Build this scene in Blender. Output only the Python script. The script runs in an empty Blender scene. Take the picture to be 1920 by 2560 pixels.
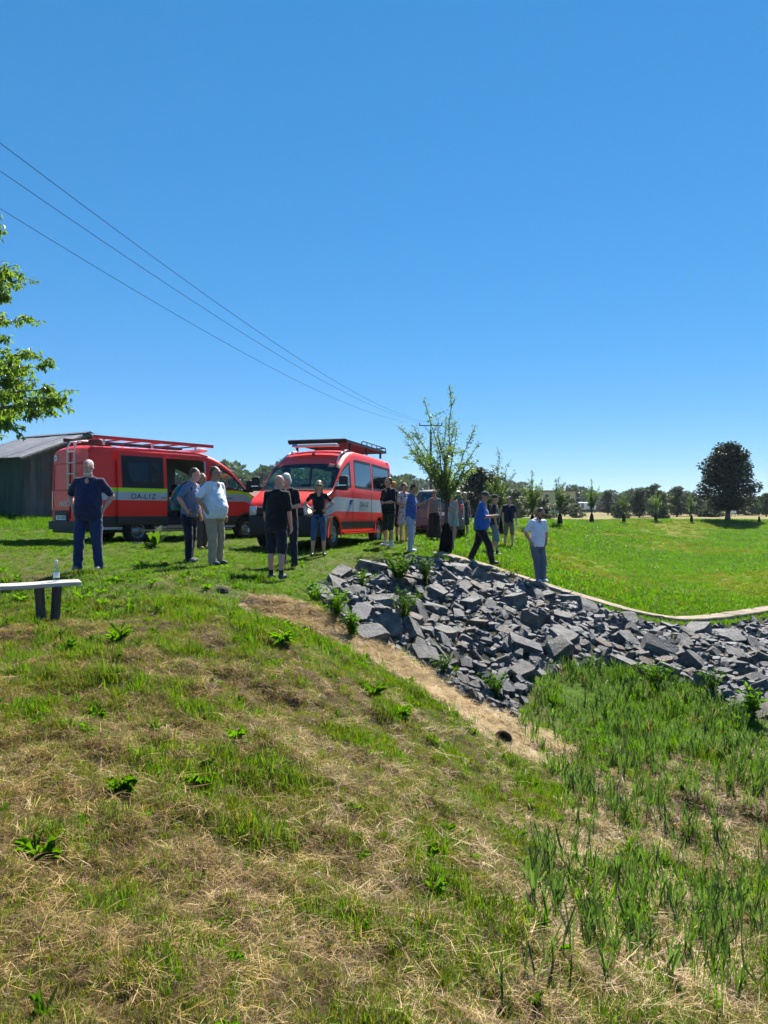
import bpy, bmesh, math, random
import numpy as np
from mathutils import Vector, Matrix, Euler

# ------------------------------------------------------------------ camera, sky, sun, exposure
S = bpy.context.scene
COL = S.collection
CAM_Z = 0.95
FPX = 1780.0                                    # focal length in pixels of the 1920 x 2560 photograph
cam_d = bpy.data.cameras.new("camera")
cam_d.sensor_fit = 'VERTICAL'; cam_d.sensor_height = 36.0; cam_d.lens = 36.0 * FPX / 2560.0
cam_d.clip_start = 0.05; cam_d.clip_end = 6000
cam = bpy.data.objects.new("camera", cam_d); COL.objects.link(cam)
cam.location = (0, 0, CAM_Z); cam.rotation_euler = (math.radians(90), 0, 0)
S.camera = cam

SUN_EL, SUN_AZ = math.radians(48), math.radians(21)      # azimuth to the right of the view direction
W = bpy.data.worlds.new("World"); S.world = W; W.use_nodes = True
nt = W.node_tree; nt.nodes.clear()
sky = nt.nodes.new('ShaderNodeTexSky'); sky.sky_type = 'NISHITA'; sky.sun_disc = False
sky.sun_elevation = SUN_EL; sky.sun_rotation = SUN_AZ
sky.altitude = 4000; sky.air_density = 1.0; sky.dust_density = 0.0; sky.ozone_density = 6.0
gm = nt.nodes.new('ShaderNodeGamma'); gm.inputs['Gamma'].default_value = 0.5          # the phone's tone curve flattens the sky
hs = nt.nodes.new('ShaderNodeHueSaturation'); hs.inputs['Saturation'].default_value = 1.74
bg = nt.nodes.new('ShaderNodeBackground'); bg.inputs['Strength'].default_value = 0.155
wo = nt.nodes.new('ShaderNodeOutputWorld')
nt.links.new(sky.outputs[0], gm.inputs['Color']); nt.links.new(gm.outputs[0], hs.inputs['Color']); nt.links.new(hs.outputs[0], bg.inputs['Color']); nt.links.new(bg.outputs[0], wo.inputs[0])

sun_d = bpy.data.lights.new("sun", 'SUN'); sun_d.energy = 5.0; sun_d.angle = math.radians(0.53); sun_d.color = (1.0, 0.95, 0.86)
sun = bpy.data.objects.new("sun", sun_d); COL.objects.link(sun)
sdir = Vector((math.sin(SUN_AZ)*math.cos(SUN_EL), math.cos(SUN_AZ)*math.cos(SUN_EL), math.sin(SUN_EL)))
sun.rotation_euler = sdir.to_track_quat('Z', 'Y').to_euler(); sun.location = (10, 10, 40)
vs = S.view_settings
vs.view_transform = 'Standard'; vs.look = 'None'; vs.gamma = 1.0; vs.exposure = 1.26; vs.use_curve_mapping = False
S.cycles.max_bounces = 5; S.cycles.diffuse_bounces = 2; S.cycles.glossy_bounces = 3
S.cycles.transmission_bounces = 4; S.cycles.transparent_max_bounces = 16; S.cycles.sample_clamp_indirect = 6
S.cycles.use_denoising = True; S.cycles.volume_bounces = 0; S.cycles.use_adaptive_sampling = True; S.cycles.adaptive_threshold = 0.02

rng = np.random.default_rng(11); random.seed(11)

# ------------------------------------------------------------------ helpers
def tag(o, label=None, cat=None, group=None, kind=None):
    if label: o['label'] = label
    if cat: o['category'] = cat
    if group: o['group'] = group
    if kind: o['kind'] = kind
    return o
def empty(name, loc=(0,0,0), rz=0):
    o = bpy.data.objects.new(name, None); COL.objects.link(o); o.location = loc; o.rotation_euler = (0,0,rz)
    o.empty_display_size = 0.2
    return o
def link(name, me, mats=None, parent=None, loc=None, rot=None, scale=None):
    o = bpy.data.objects.new(name, me); COL.objects.link(o)
    if mats is not None:
        for m in (mats if isinstance(mats, (list, tuple)) else [mats]):
            if len(me.materials) < 12 and m.name not in [x.name for x in me.materials if x]: me.materials.append(m)
    if parent: o.parent = parent
    if loc is not None: o.location = loc
    if rot is not None: o.rotation_euler = rot
    if scale is not None: o.scale = (scale,)*3 if isinstance(scale, (int,float)) else scale
    return o
def copy_tree(o, parent=None):
    c = o.copy(); COL.objects.link(c)
    if parent: c.parent = parent
    for ch in o.children: copy_tree(ch, c)
    return c
def npmesh(name, V, F, attr=None, smooth=False, mi=None):
    """V (n,3), F list of arrays of equal-width faces or one array; attr = per-vertex float 'v'"""
    me = bpy.data.meshes.new(name)
    V = np.asarray(V, dtype=np.float32)
    Fs = F if isinstance(F, list) else [F]
    Fs = [np.asarray(f, dtype=np.int32) for f in Fs if len(f)]
    me.vertices.add(len(V)); me.vertices.foreach_set('co', V.ravel())
    loops = np.concatenate([f.ravel() for f in Fs]); me.loops.add(len(loops)); me.loops.foreach_set('vertex_index', loops)
    tot = np.concatenate([np.full(len(f), f.shape[1], np.int32) for f in Fs])
    st = np.concatenate([[0], np.cumsum(tot)[:-1]]).astype(np.int32)
    me.polygons.add(len(tot)); me.polygons.foreach_set('loop_start', st); me.polygons.foreach_set('loop_total', tot)
    if mi is not None: me.polygons.foreach_set('material_index', np.asarray(mi, np.int32))
    me.polygons.foreach_set('use_smooth', np.full(len(tot), smooth, dtype=bool))
    me.update(calc_edges=True)
    if attr is not None:
        a = me.attributes.new('v', 'FLOAT', 'POINT'); a.data.foreach_set('value', np.asarray(attr, np.float32))
    return me

class MB:
    """collects simple shapes into ONE mesh"""
    def __init__(s): s.v=[]; s.f=[]; s.m=[]
    def add(s, V, F, mat=0):
        o=len(s.v); s.v += [tuple(p) for p in V]; s.f += [tuple(i+o for i in f) for f in F]; s.m += [mat]*len(F); return s
    def box(s, c, d, rot=None, mat=0, taper=(1,1)):
        c=Vector(c); hx,hy,hz=d[0]/2,d[1]/2,d[2]/2
        P=[]
        for z,t in ((-hz,(1,1)),(hz,taper)):
            for x,y in ((-hx,-hy),(hx,-hy),(hx,hy),(-hx,hy)): P.append(Vector((x*t[0],y*t[1],z)))
        if rot is not None:
            R = rot if isinstance(rot, Matrix) else Euler(rot).to_matrix()
            P=[R@p for p in P]
        return s.add([p+c for p in P],[(0,3,2,1),(4,5,6,7),(0,1,5,4),(1,2,6,5),(2,3,7,6),(3,0,4,7)],mat)
    def tube(s, pts, rad, n=8, mat=0, cap=True):
        pts=[Vector(p) for p in pts]; R=rad if isinstance(rad,(list,tuple)) else [rad]*len(pts)
        V=[]; F=[]; a=None
        for i,p in enumerate(pts):
            d=(pts[min(i+1,len(pts)-1)]-pts[max(i-1,0)]).normalized()
            if a is None: a=d.orthogonal().normalized()
            else:
                a=(a-d*a.dot(d)); a = a.normalized() if a.length>1e-6 else d.orthogonal().normalized()
            b=d.cross(a)
            for k in range(n):
                t=2*math.pi*k/n; V.append(p+(a*math.cos(t)+b*math.sin(t))*R[i])
        for i in range(len(pts)-1):
            for k in range(n):
                F.append((i*n+k,i*n+(k+1)%n,(i+1)*n+(k+1)%n,(i+1)*n+k))
        if cap: F.append(tuple(range(n-1,-1,-1))); F.append(tuple((len(pts)-1)*n+k for k in range(n)))
        return s.add(V,F,mat)
    def lathe(s, prof, n=24, M=None, mat=0, cap=True):
        """prof = [(r,z)] round z; M = 4x4"""
        V=[];F=[]
        for r,z in prof:
            for k in range(n):
                t=2*math.pi*k/n; V.append(Vector((r*math.cos(t),r*math.sin(t),z)))
        if M is not None: V=[M@p for p in V]
        for i in range(len(prof)-1):
            for k in range(n): F.append((i*n+k,i*n+(k+1)%n,(i+1)*n+(k+1)%n,(i+1)*n+k))
        if cap: F.append(tuple(range(n-1,-1,-1))); F.append(tuple((len(prof)-1)*n+k for k in range(n)))
        return s.add(V,F,mat)
    def ell(s, c, r, M=None, n=12, m=8, mat=0):
        V=[];F=[]
        for i in range(m+1):
            ph=math.pi*i/m
            for k in range(n):
                t=2*math.pi*k/n
                p=Vector((r[0]*math.sin(ph)*math.cos(t),r[1]*math.sin(ph)*math.sin(t),r[2]*math.cos(ph)))
                if M is not None: p=M@p
                V.append(p+Vector(c))
        for i in range(m):
            for k in range(n): F.append((i*n+k,(i+1)*n+k,(i+1)*n+(k+1)%n,i*n+(k+1)%n))
        return s.add(V,F,mat)
    def mesh(s, name, smooth=False, merge=True):
        me=bpy.data.meshes.new(name); me.from_pydata(s.v,[],s.f)
        me.polygons.foreach_set('material_index', s.m)
        me.polygons.foreach_set('use_smooth',[smooth]*len(s.f)); me.update()
        if merge:
            b=bmesh.new(); b.from_mesh(me); bmesh.ops.remove_doubles(b,verts=b.verts,dist=1e-5)
            bmesh.ops.recalc_face_normals(b,faces=b.faces); b.to_mesh(me); b.free()
        return me
    def build(s, name, mats, parent=None, smooth=False, bevel=0, **k):
        o=link(name, s.mesh(name,smooth), mats, parent, **k)
        if bevel:
            md=o.modifiers.new('bevel','BEVEL'); md.width=bevel; md.segments=2; md.limit_method='ANGLE'
        return o

# value noise
_perm = np.random.default_rng(5).random((256,256)).astype(np.float32)
def vn(x, y):
    x=np.asarray(x,float); y=np.asarray(y,float)
    xi=np.floor(x).astype(int); yi=np.floor(y).astype(int); fx=x-xi; fy=y-yi
    fx=fx*fx*(3-2*fx); fy=fy*fy*(3-2*fy)
    a=_perm[xi%256,yi%256]; b=_perm[(xi+1)%256,yi%256]; c=_perm[xi%256,(yi+1)%256]; d=_perm[(xi+1)%256,(yi+1)%256]
    return (a*(1-fx)+b*fx)*(1-fy)+(c*(1-fx)+d*fx)*fy
def fbm(x, y, o=4):
    t=0; a=.5; s=0
    for i in range(o): t=t+a*vn(x*2**i+i*17.3,y*2**i+i*9.1); s+=a; a*=.5
    return t/s
def smooth01(x): x=np.clip(x,0,1); return x*x*(3-2*x)

# ------------------------------------------------------------------ materials
def nodes_of(name):
    m=bpy.data.materials.new(name); m.use_nodes=True; n=m.node_tree.nodes; n.clear()
    return m,n,m.node_tree.links
def P(name, col, rough=.6, col2=None, scale=6, bump=0, bscale=40, metal=0, spec=.4, coat=0, contrast=(.35,.65), stretch=None, rnd=0, sheen=0):
    m,n,l=nodes_of(name); out=n.new('ShaderNodeOutputMaterial'); b=n.new('ShaderNodeBsdfPrincipled'); l.new(b.outputs[0],out.inputs[0])
    b.inputs['Roughness'].default_value=rough; b.inputs['Metallic'].default_value=metal; b.inputs['Specular IOR Level'].default_value=spec
    b.inputs['Coat Weight'].default_value=coat; b.inputs['Coat Roughness'].default_value=.06
    if sheen: b.inputs['Sheen Weight'].default_value=sheen; b.inputs['Sheen Roughness'].default_value=.5
    b.inputs['Base Color'].default_value=(*col,1)
    tc=n.new('ShaderNodeTexCoord'); src=tc.outputs['Object']
    if stretch:
        mp=n.new('ShaderNodeMapping'); mp.inputs['Scale'].default_value=stretch; l.new(src,mp.inputs[0]); src=mp.outputs[0]
    last=None
    if col2:
        tx=n.new('ShaderNodeTexNoise'); tx.inputs['Scale'].default_value=scale; tx.inputs['Detail'].default_value=6; tx.inputs['Roughness'].default_value=.6; l.new(src,tx.inputs[0])
        r=n.new('ShaderNodeValToRGB'); r.color_ramp.elements[0].position=contrast[0]; r.color_ramp.elements[1].position=contrast[1]
        r.color_ramp.elements[0].color=(*col,1); r.color_ramp.elements[1].color=(*col2,1)
        l.new(tx.outputs[0],r.inputs[0]); last=r.outputs[0]; l.new(last,b.inputs['Base Color'])
    if rnd:
        oi=n.new('ShaderNodeObjectInfo'); mr=n.new('ShaderNodeMapRange'); mr.inputs[3].default_value=1-rnd; mr.inputs[4].default_value=1+rnd
        l.new(oi.outputs['Random'],mr.inputs[0]); hv=n.new('ShaderNodeHueSaturation'); l.new(mr.outputs[0],hv.inputs['Value'])
        if last: l.new(last,hv.inputs['Color'])
        else: hv.inputs['Color'].default_value=(*col,1)
        l.new(hv.outputs[0],b.inputs['Base Color'])
    if bump:
        tx=n.new('ShaderNodeTexNoise'); tx.inputs['Scale'].default_value=bscale; tx.inputs['Detail'].default_value=5; l.new(src,tx.inputs[0])
        bp=n.new('ShaderNodeBump'); bp.inputs['Strength'].default_value=bump; bp.inputs['Distance'].default_value=.02
        l.new(tx.outputs[0],bp.inputs['Height']); l.new(bp.outputs[0],b.inputs['Normal'])
    return m
def LEAF(name, dark, light, trans, tw=.45, rough=.5, spec=.35, rnd=.25):
    """leaf / blade: diffuse + translucent, varied by attribute v and instance random"""
    m,n,l=nodes_of(name); out=n.new('ShaderNodeOutputMaterial'); b=n.new('ShaderNodeBsdfPrincipled'); t=n.new('ShaderNodeBsdfTranslucent'); mx=n.new('ShaderNodeMixShader')
    b.inputs['Roughness'].default_value=rough; b.inputs['Specular IOR Level'].default_value=spec
    at=n.new('ShaderNodeAttribute'); at.attribute_name='v'
    r=n.new('ShaderNodeValToRGB'); r.color_ramp.elements[0].color=(*dark,1); r.color_ramp.elements[1].color=(*light,1); l.new(at.outputs['Fac'],r.inputs[0])
    oi=n.new('ShaderNodeObjectInfo'); mr=n.new('ShaderNodeMapRange'); mr.inputs[3].default_value=.80*(1-rnd); mr.inputs[4].default_value=.80*(1+rnd); l.new(oi.outputs['Random'],mr.inputs[0])
    hv=n.new('ShaderNodeHueSaturation'); l.new(r.outputs[0],hv.inputs['Color']); l.new(mr.outputs[0],hv.inputs['Value']); l.new(hv.outputs[0],b.inputs['Base Color'])
    r2=n.new('ShaderNodeMix'); r2.data_type='RGBA'; r2.blend_type='MULTIPLY'; r2.inputs[0].default_value=1
    hv2=n.new('ShaderNodeHueSaturation'); hv2.inputs['Color'].default_value=(*trans,1); l.new(mr.outputs[0],hv2.inputs['Value']); l.new(hv2.outputs[0],t.inputs['Color'])
    mx.inputs[0].default_value=tw; l.new(b.outputs[0],mx.inputs[1]); l.new(t.outputs[0],mx.inputs[2]); l.new(mx.outputs[0],out.inputs[0])
    return m
def GLASS(name, tint=(.55,.75,.75), gloss=.05, edge=.55):
    m,n,l=nodes_of(name); out=n.new('ShaderNodeOutputMaterial'); t=n.new('ShaderNodeBsdfTransparent'); g=n.new('ShaderNodeBsdfGlossy'); mx=n.new('ShaderNodeMixShader'); lw=n.new('ShaderNodeLayerWeight')
    lw.inputs[0].default_value=.5; t.inputs[0].default_value=(*tint,1); g.inputs['Roughness'].default_value=.02
    pw=n.new('ShaderNodeMath'); pw.operation='POWER'; pw.inputs[1].default_value=4; l.new(lw.outputs['Facing'],pw.inputs[0])
    ma=n.new('ShaderNodeMath'); ma.operation='MULTIPLY_ADD'; ma.inputs[1].default_value=edge; ma.inputs[2].default_value=gloss; l.new(pw.outputs[0],ma.inputs[0]); l.new(ma.outputs[0],mx.inputs[0])
    l.new(t.outputs[0],mx.inputs[1]); l.new(g.outputs[0],mx.inputs[2]); l.new(mx.outputs[0],out.inputs[0]); return m
def EMIT(name,col,s):
    m,n,l=nodes_of(name); out=n.new('ShaderNodeOutputMaterial'); e=n.new('ShaderNodeEmission'); e.inputs[0].default_value=(*col,1); e.inputs[1].default_value=s; l.new(e.outputs[0],out.inputs[0]); return m

# ------------------------------------------------------------------ terrain height from surveyed points
def at(px, py, Y): return Vector(((px-960)/FPX*Y, Y, CAM_Z+(1280-py)/FPX*Y))
_c = [
 # plateau
 at(220,1427,11.7), at(540,1414,13.1), at(680,1449,12.3), at(790,1392,16), at(970,1367,18.7), at(1030,1382,18.3),
 (-5.5,18.5,.12),(-3,21,.12),(-8.5,19.5,.2),(-.5,22.5,.08),(-12.7,25,.72),(-17,26,.85),(-9,26,.5),(-3,28,.25),(1.6,24,.05),(1.8,19,-.02),(-1,19,.02),
 (-13,14,.3),(-20,18,.7),(-14,8,-.1),(-11,11.5,.0),
 # bench, crest, near bank
 (-4.1,8.7,-.45),(-6.5,8.2,-.42),(-1.75,8.7,-.42),(-2.6,10.4,-.18),(-1.5,10.9,-.33),(-4,5.9,-.5),(-2.85,5.9,-.5),(-1.7,6.5,-.62),
 (-1.1,4.3,-.82),(0,5.45,-1.22),(0,7.5,-1.27),(-.6,8.6,-.95),(-1.2,2.3,-.62),(0,2.7,-1.0),(0,0,-.72),(-3,0,-.5),(-8,0,-.3),(-6,4,-.45),
 # straw strip going down into the ditch
 (-1.4,10.25,-.57),(.22,9.9,-1.28),(1.7,9.5,-2.08),
 # ditch
 (1.85,7.0,-2.1),(2.55,5.9,-2.3),(3.76,9.05,-2.32),(5.8,10.8,-2.05),(4.05,12.2,-2.05),(2.1,4.0,-1.92),(1.2,3.0,-1.6),(2.2,1,-1.85),(3,-3,-1.9),(5,3,-2.1),(7,7,-2.1),(9,11,-1.95),(12,12.5,-1.9),
 (10,2,-1.3),(0,-5,-.8),
 # riprap face
 at(780,1500,11.6), at(1100,1550,13.4), at(1300,1600,13), at(1500,1600,13.8), at(1700,1620,13.8), at(900,1440,14.5), at(1000,1400,16.2), at(960,1560,11.6), at(1150,1680,11.4), at(1240,1480,15.4),
 # kerb
 at(1110,1390,18), at(1210,1415,17.7), at(1340,1457,17.3), at(1500,1507,16.6), at(1590,1533,16.2), at(1700,1550,16.2), at(1780,1545,16.6), at(1920,1525,17.6), (13,19.5,-1.25),(17,23,-.6),(20,24,-.2),
 # basin
 (4,20.5,-.55),(4.5,25.3,-.3),(4.8,30,0.0),(8.7,42,.02),(12.3,50,0),(17.5,60,0),(22.9,68,0),(27,70,-.02),(31,72,-.03),(36,74,-.03),(44,73,0),
 (8,24,-1.25),(10,30,-1.25),(8,33,-.8),(15,40,-1.35),(14,46,-.8),(25,50,-1.4),(24,60,-1.25),(35,57,-1.3),(35,64,-1.0),(22,40,-1.4),(20,30,-1.3),(30,40,-1.2),(42,52,-.6),(48,60,0),(36,34,-.2),
 # outside the rim and far away
 (2,34,.15),(5,46,.2),(10,62,.1),(20,76,-.1),(36,86,0),(60,80,.1),(-10,45,.6),(-30,40,1.0),(-30,10,.8),(-30,-20,.3),(30,0,0),(30,-30,0),(70,30,.1),
 (0,90,.3),(60,140,.3),(-60,100,1.0),(120,120,.4),(-90,20,1.0),(0,-90,.2),(100,-40,.2),(0,170,.5),(100,200,.5),(-100,180,.9)]
CP = np.array([tuple(p) for p in _c], float)
_sc = 1/20.
def _U(d2): return d2*np.log(d2+1e-9)
_n=len(CP); _X=CP[:,:2]*_sc
_K=_U(((_X[:,None]-_X[None])**2).sum(-1))+np.eye(_n)*2e-4
_Pm=np.hstack([np.ones((_n,1)),_X]); _A=np.zeros((_n+3,_n+3)); _A[:_n,:_n]=_K; _A[:_n,_n:]=_Pm; _A[_n:,:_n]=_Pm.T
_w=np.linalg.solve(_A,np.concatenate([CP[:,2],np.zeros(3)]))
def H0(x,y):
    x=np.asarray(x,float); y=np.asarray(y,float); sh=x.shape; x=x.ravel(); y=y.ravel(); out=np.empty(len(x))
    for i in range(0,len(x),20000):
        xs=np.stack([x[i:i+20000],y[i:i+20000]],1)*_sc
        out[i:i+20000]=_U(((xs[:,None]-_X[None])**2).sum(-1))@_w[:_n]+_w[_n]+xs@_w[_n+1:]
    r=np.hypot(x,y-30); f=smooth01((r-110)/120)
    out=out*(1-f)+f*(.5+np.clip((r-250)/900,0,1)*4)
    return out.reshape(sh)
def H(x,y):
    x=np.asarray(x,float); y=np.asarray(y,float)
    z=H0(x,y); r=np.hypot(x,y)
    near=np.clip(1-(r-9)/5,0,1)
    z=z+near*((fbm(x*1.1,y*1.1,3)-.5)*.20+(fbm(x*4.3+7,y*4.3,2)-.5)*.13)
    z=z+(1-near)*np.clip(1.3-r/70,0,1)*(fbm(x*.8,y*.8,3)-.5)*.07
    return z
def Hs(x,y): return float(H(np.array([x]),np.array([y]))[0])
def G(px,py,far=110):
    """ground point seen at a pixel"""
    Y=np.geomspace(1.5,far,1500); X=(px-960)/FPX*Y; Z=CAM_Z+(1280-py)/FPX*Y
    d=Z-H(X,Y); k=np.argmax(d<0) if (d<0).any() else len(Y)-1
    return float(X[k]),float(Y[k])
def inpoly(x,y,poly):
    x=np.asarray(x); y=np.asarray(y); c=np.zeros(x.shape,bool); n=len(poly); j=n-1
    for i in range(n):
        xi,yi=poly[i]; xj,yj=poly[j]
        if yi!=yj:
            c ^= ((yi>y)!=(yj>y)) & (x<(xj-xi)*(y-yi)/(yj-yi)+xi)
        j=i
    return c
def seg_dist(x,y,line):
    d=np.full(np.shape(x),1e9)
    for (ax,ay),(bx,by) in zip(line[:-1],line[1:]):
        L2=(bx-ax)**2+(by-ay)**2; t=np.clip(((x-ax)*(bx-ax)+(y-ay)*(by-ay))/L2,0,1)
        d=np.minimum(d,np.hypot(x-ax-t*(bx-ax),y-ay-t*(by-ay)))
    return d

ROCK_POLY=[G(*p) for p in [(765,1478),(850,1440),(930,1412),(1000,1398),(1110,1398),(1240,1432),(1390,1478),(1500,1520),(1590,1548),(1700,1566),(1800,1562),(1920,1548)]]
ROCK_POLY+=[(11.5,18.3),(13.5,17.5),(12,12.5),(8.6,11.6)]
ROCK_POLY+=[G(*p) for p in [(1920,1815),(1740,1715),(1560,1665),(1420,1665),(1330,1700),(1285,1800),(1200,1765),(1050,1668),(930,1600),(850,1560)]]
STRIP=[G(*p) for p in [(670,1530),(755,1545),(850,1588),(962,1650),(1075,1715),(1180,1780),(1285,1850)]]
KERB=[(1.35,18.25)]+[(float(p[0]),float(p[1])) for p in [at(1110,1390,18), at(1210,1415,17.7), at(1340,1457,17.3), at(1500,1507,16.6), at(1590,1533,16.2), at(1700,1550,16.2), at(1780,1545,16.6), at(1920,1525,17.6)]]+[(11.5,18.7),(14,20.2)]
REED_POLY=[G(*p) for p in [(1290,1800),(1360,1680),(1480,1660),(1640,1690),(1780,1740),(1920,1820)]]+[(7,9.5),(6,5.5),(4,3.5)]+[G(*p) for p in [(1900,2540),(1250,2540),(1330,2150),(1420,2000),(1350,1900)]]
# ------------------------------------------------------------------ ground sheet
def axis(lo,hi,st,far,g=1.14):
    a=list(np.arange(lo,hi,st)); s=st; p=a[-1]
    while p<far: s*=g; p+=s; a.append(p)
    s=st; p=a[0]
    while p>-far: s*=g; p-=s; a.insert(0,p)
    return np.array(a)
gx=axis(-8,11,.11,700,1.10); gy=axis(.8,20,.11,1000,1.06); gy=gy[gy>-480]
GX,GY=np.meshgrid(gx,gy); GZ=H(GX,GY)
def dryness(x,y):
    """0 green .. 1 straw"""
    x=np.asarray(x,float); y=np.asarray(y,float)
    bank=smooth01((9.6-y)/1.8)*smooth01((1.9-x+.12*y)/1.6)
    d=bank*(.46+.75*(fbm(x*.9+3,y*.9+1,4)-.5)*2.0+.22*np.clip((-x-.2)/2,-.6,1)*smooth01((y-2)/4))
    d=np.maximum(d,.45*smooth01((fbm(x*.45+30,y*.45+8,3)-.56)/.12)*(y<30))
    bare=np.exp(-(((x+5.9)/1.3)**2+((y-11.2)/.35)**2))
    return np.clip(np.maximum(d,bare),0,1)
def yellowing(x,y):
    a=.75*smooth01((fbm(x*.16+4,y*.16+2,4)-.48)/.2)
    a=np.maximum(a,.95*np.exp(-(((x-7.2)/2.2)**2+((y-24)/4.5)**2))*(.4+1.1*fbm(x*.7,y*.7,3)))
    a=np.maximum(a,1.0*np.exp(-(((x-25)/5.5)**2+((y-57+.06*(x-25)**2*.2)/1.1)**2)))
    return np.clip(a,0,1)
sd=seg_dist(GX,GY,STRIP); SWD=.38+.32*smooth01((GX+1.4)/2.6); strip=smooth01((SWD+.25-sd)/.3)
rock=inpoly(GX,GY,ROCK_POLY).astype(float)
dr=dryness(GX,GY)
soil=np.array([.018,.012,.007]); straw=np.array([.30,.20,.10]); green=np.array([.06,.105,.010]); bgreen=np.array([.06,.13,.003]); stony=np.array([.045,.038,.032])
n1=fbm(GX*2.2,GY*2.2,3)[...,None]
basin=smooth01((GY-17)/2)*smooth01((GX-1.8)/1.5)
col=green*(1-basin[...,None])+bgreen*basin[...,None]
yel=np.array([.17,.165,.015]); yw=(yellowing(GX,GY)*basin)[...,None]; col=col*(1-yw)+yel*yw
under=(smooth01((9.8-GY)/2)*.97)[...,None]
mix=soil*.8+(straw*.22-soil*.8)*smooth01((n1-.42)/.3)
col=col*(1-under)+mix*under
col=col*(1-dr[...,None])+(straw*.33)*dr[...,None]
col=col*(1-strip[...,None])+np.array([.30,.235,.155])*(.55+.9*n1)*strip[...,None]
col=col*(1-rock[...,None]*.9)+stony*.8*rock[...,None]*.9
# far fields: pale ripening crop beyond the rim, greener on the left
farf=smooth01((np.hypot(GX-10,GY-20)-64)/8)*(GY>20)
rim=farf*smooth01((GX-8-.15*GY+8)/6)
pale=np.array([.22,.185,.075]); col=col*(1-rim[...,None])+pale*rim[...,None]*(.8+.4*fbm(GX*.03,GY*.1,3)[...,None])
nx,ny=len(gx),len(gy)
idx=np.arange(nx*ny).reshape(ny,nx)
F=np.stack([idx[:-1,:-1],idx[:-1,1:],idx[1:,1:],idx[1:,:-1]],-1).reshape(-1,4)
gme=npmesh('ground',np.stack([GX,GY,GZ],-1).reshape(-1,3),F,smooth=True)
ca=gme.color_attributes.new('col','FLOAT_COLOR','POINT'); ca.data.foreach_set('color',np.concatenate([col,np.ones(col.shape[:2]+(1,))],-1).astype(np.float32).ravel())
m,n,l=nodes_of('ground_soil'); out=n.new('ShaderNodeOutputMaterial'); b=n.new('ShaderNodeBsdfPrincipled'); l.new(b.outputs[0],out.inputs[0]); b.inputs['Roughness'].default_value=.95; b.inputs['Specular IOR Level'].default_value=.1
a_=n.new('ShaderNodeAttribute'); a_.attribute_name='col'; tc=n.new('ShaderNodeTexCoord'); tx=n.new('ShaderNodeTexNoise'); tx.inputs['Scale'].default_value=14; tx.inputs['Detail'].default_value=8; tx.inputs['Roughness'].default_value=.7
l.new(tc.outputs['Object'],tx.inputs[0]); mr=n.new('ShaderNodeMapRange'); mr.inputs[1].default_value=.3; mr.inputs[2].default_value=.7; mr.inputs[3].default_value=.45; mr.inputs[4].default_value=1.5; l.new(tx.outputs[0],mr.inputs[0])
hv=n.new('ShaderNodeHueSaturation'); l.new(a_.outputs['Color'],hv.inputs['Color']); l.new(mr.outputs[0],hv.inputs['Value']); l.new(hv.outputs[0],b.inputs['Base Color'])
bp=n.new('ShaderNodeBump'); bp.inputs['Strength'].default_value=.6; bp.inputs['Distance'].default_value=.03; l.new(tx.outputs[0],bp.inputs['Height']); l.new(bp.outputs[0],b.inputs['Normal'])
ground=link('ground',gme,m); tag(ground,'grassy bank, ditch and basin reaching to the far fields',kind='structure')

# ------------------------------------------------------------------ instanced ground cover (stuff)
PROTO={}
def proto_col(name,meshes,mats):
    c=bpy.data.collections.new(name)
    for i,(me,mt) in enumerate(zip(meshes,mats)):
        me.materials.append(mt); o=bpy.data.objects.new('%s_%02d'%(name,i),me); c.objects.link(o)
    PROTO[name]=c; return c
def scatter(name,colname,pts,rot,sc,vi,label,cat):
    me=bpy.data.meshes.new(name); me.vertices.add(len(pts)); me.vertices.foreach_set('co',np.asarray(pts,np.float32).ravel())
    a=me.attributes.new('rot','FLOAT_VECTOR','POINT'); a.data.foreach_set('vector',np.asarray(rot,np.float32).ravel())
    a=me.attributes.new('sc','FLOAT','POINT'); a.data.foreach_set('value',np.asarray(sc,np.float32))
    a=me.attributes.new('vi','INT','POINT'); a.data.foreach_set('value',np.asarray(vi,np.int32))
    o=link(name,me); ng=bpy.data.node_groups.new(name,'GeometryNodeTree')
    ng.interface.new_socket('Geometry',in_out='INPUT',socket_type='NodeSocketGeometry'); ng.interface.new_socket('Geometry',in_out='OUTPUT',socket_type='NodeSocketGeometry')
    N=ng.nodes; L=ng.links; gi=N.new('NodeGroupInput'); go=N.new('NodeGroupOutput'); ip=N.new('GeometryNodeInstanceOnPoints'); ci=N.new('GeometryNodeCollectionInfo')
    ci.inputs['Collection'].default_value=PROTO[colname]; ci.inputs['Separate Children'].default_value=True; ci.inputs['Reset Children'].default_value=True
    def na(nm,t):
        x=N.new('GeometryNodeInputNamedAttribute'); x.data_type=t; x.inputs['Name'].default_value=nm; return x.outputs['Attribute']
    e=N.new('FunctionNodeEulerToRotation'); L.new(na('rot','FLOAT_VECTOR'),e.inputs[0]); L.new(e.outputs[0],ip.inputs['Rotation'])
    L.new(na('sc','FLOAT'),ip.inputs['Scale']); L.new(na('vi','INT'),ip.inputs['Instance Index']); ip.inputs['Pick Instance'].default_value=True
    L.new(ci.outputs[0],ip.inputs['Instance']); L.new(gi.outputs[0],ip.inputs['Points']); L.new(ip.outputs[0],go.inputs[0])
    md=o.modifiers.new('scatter','NODES'); md.node_group=ng
    tag(o,label,cat,kind='stuff'); return o
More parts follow.
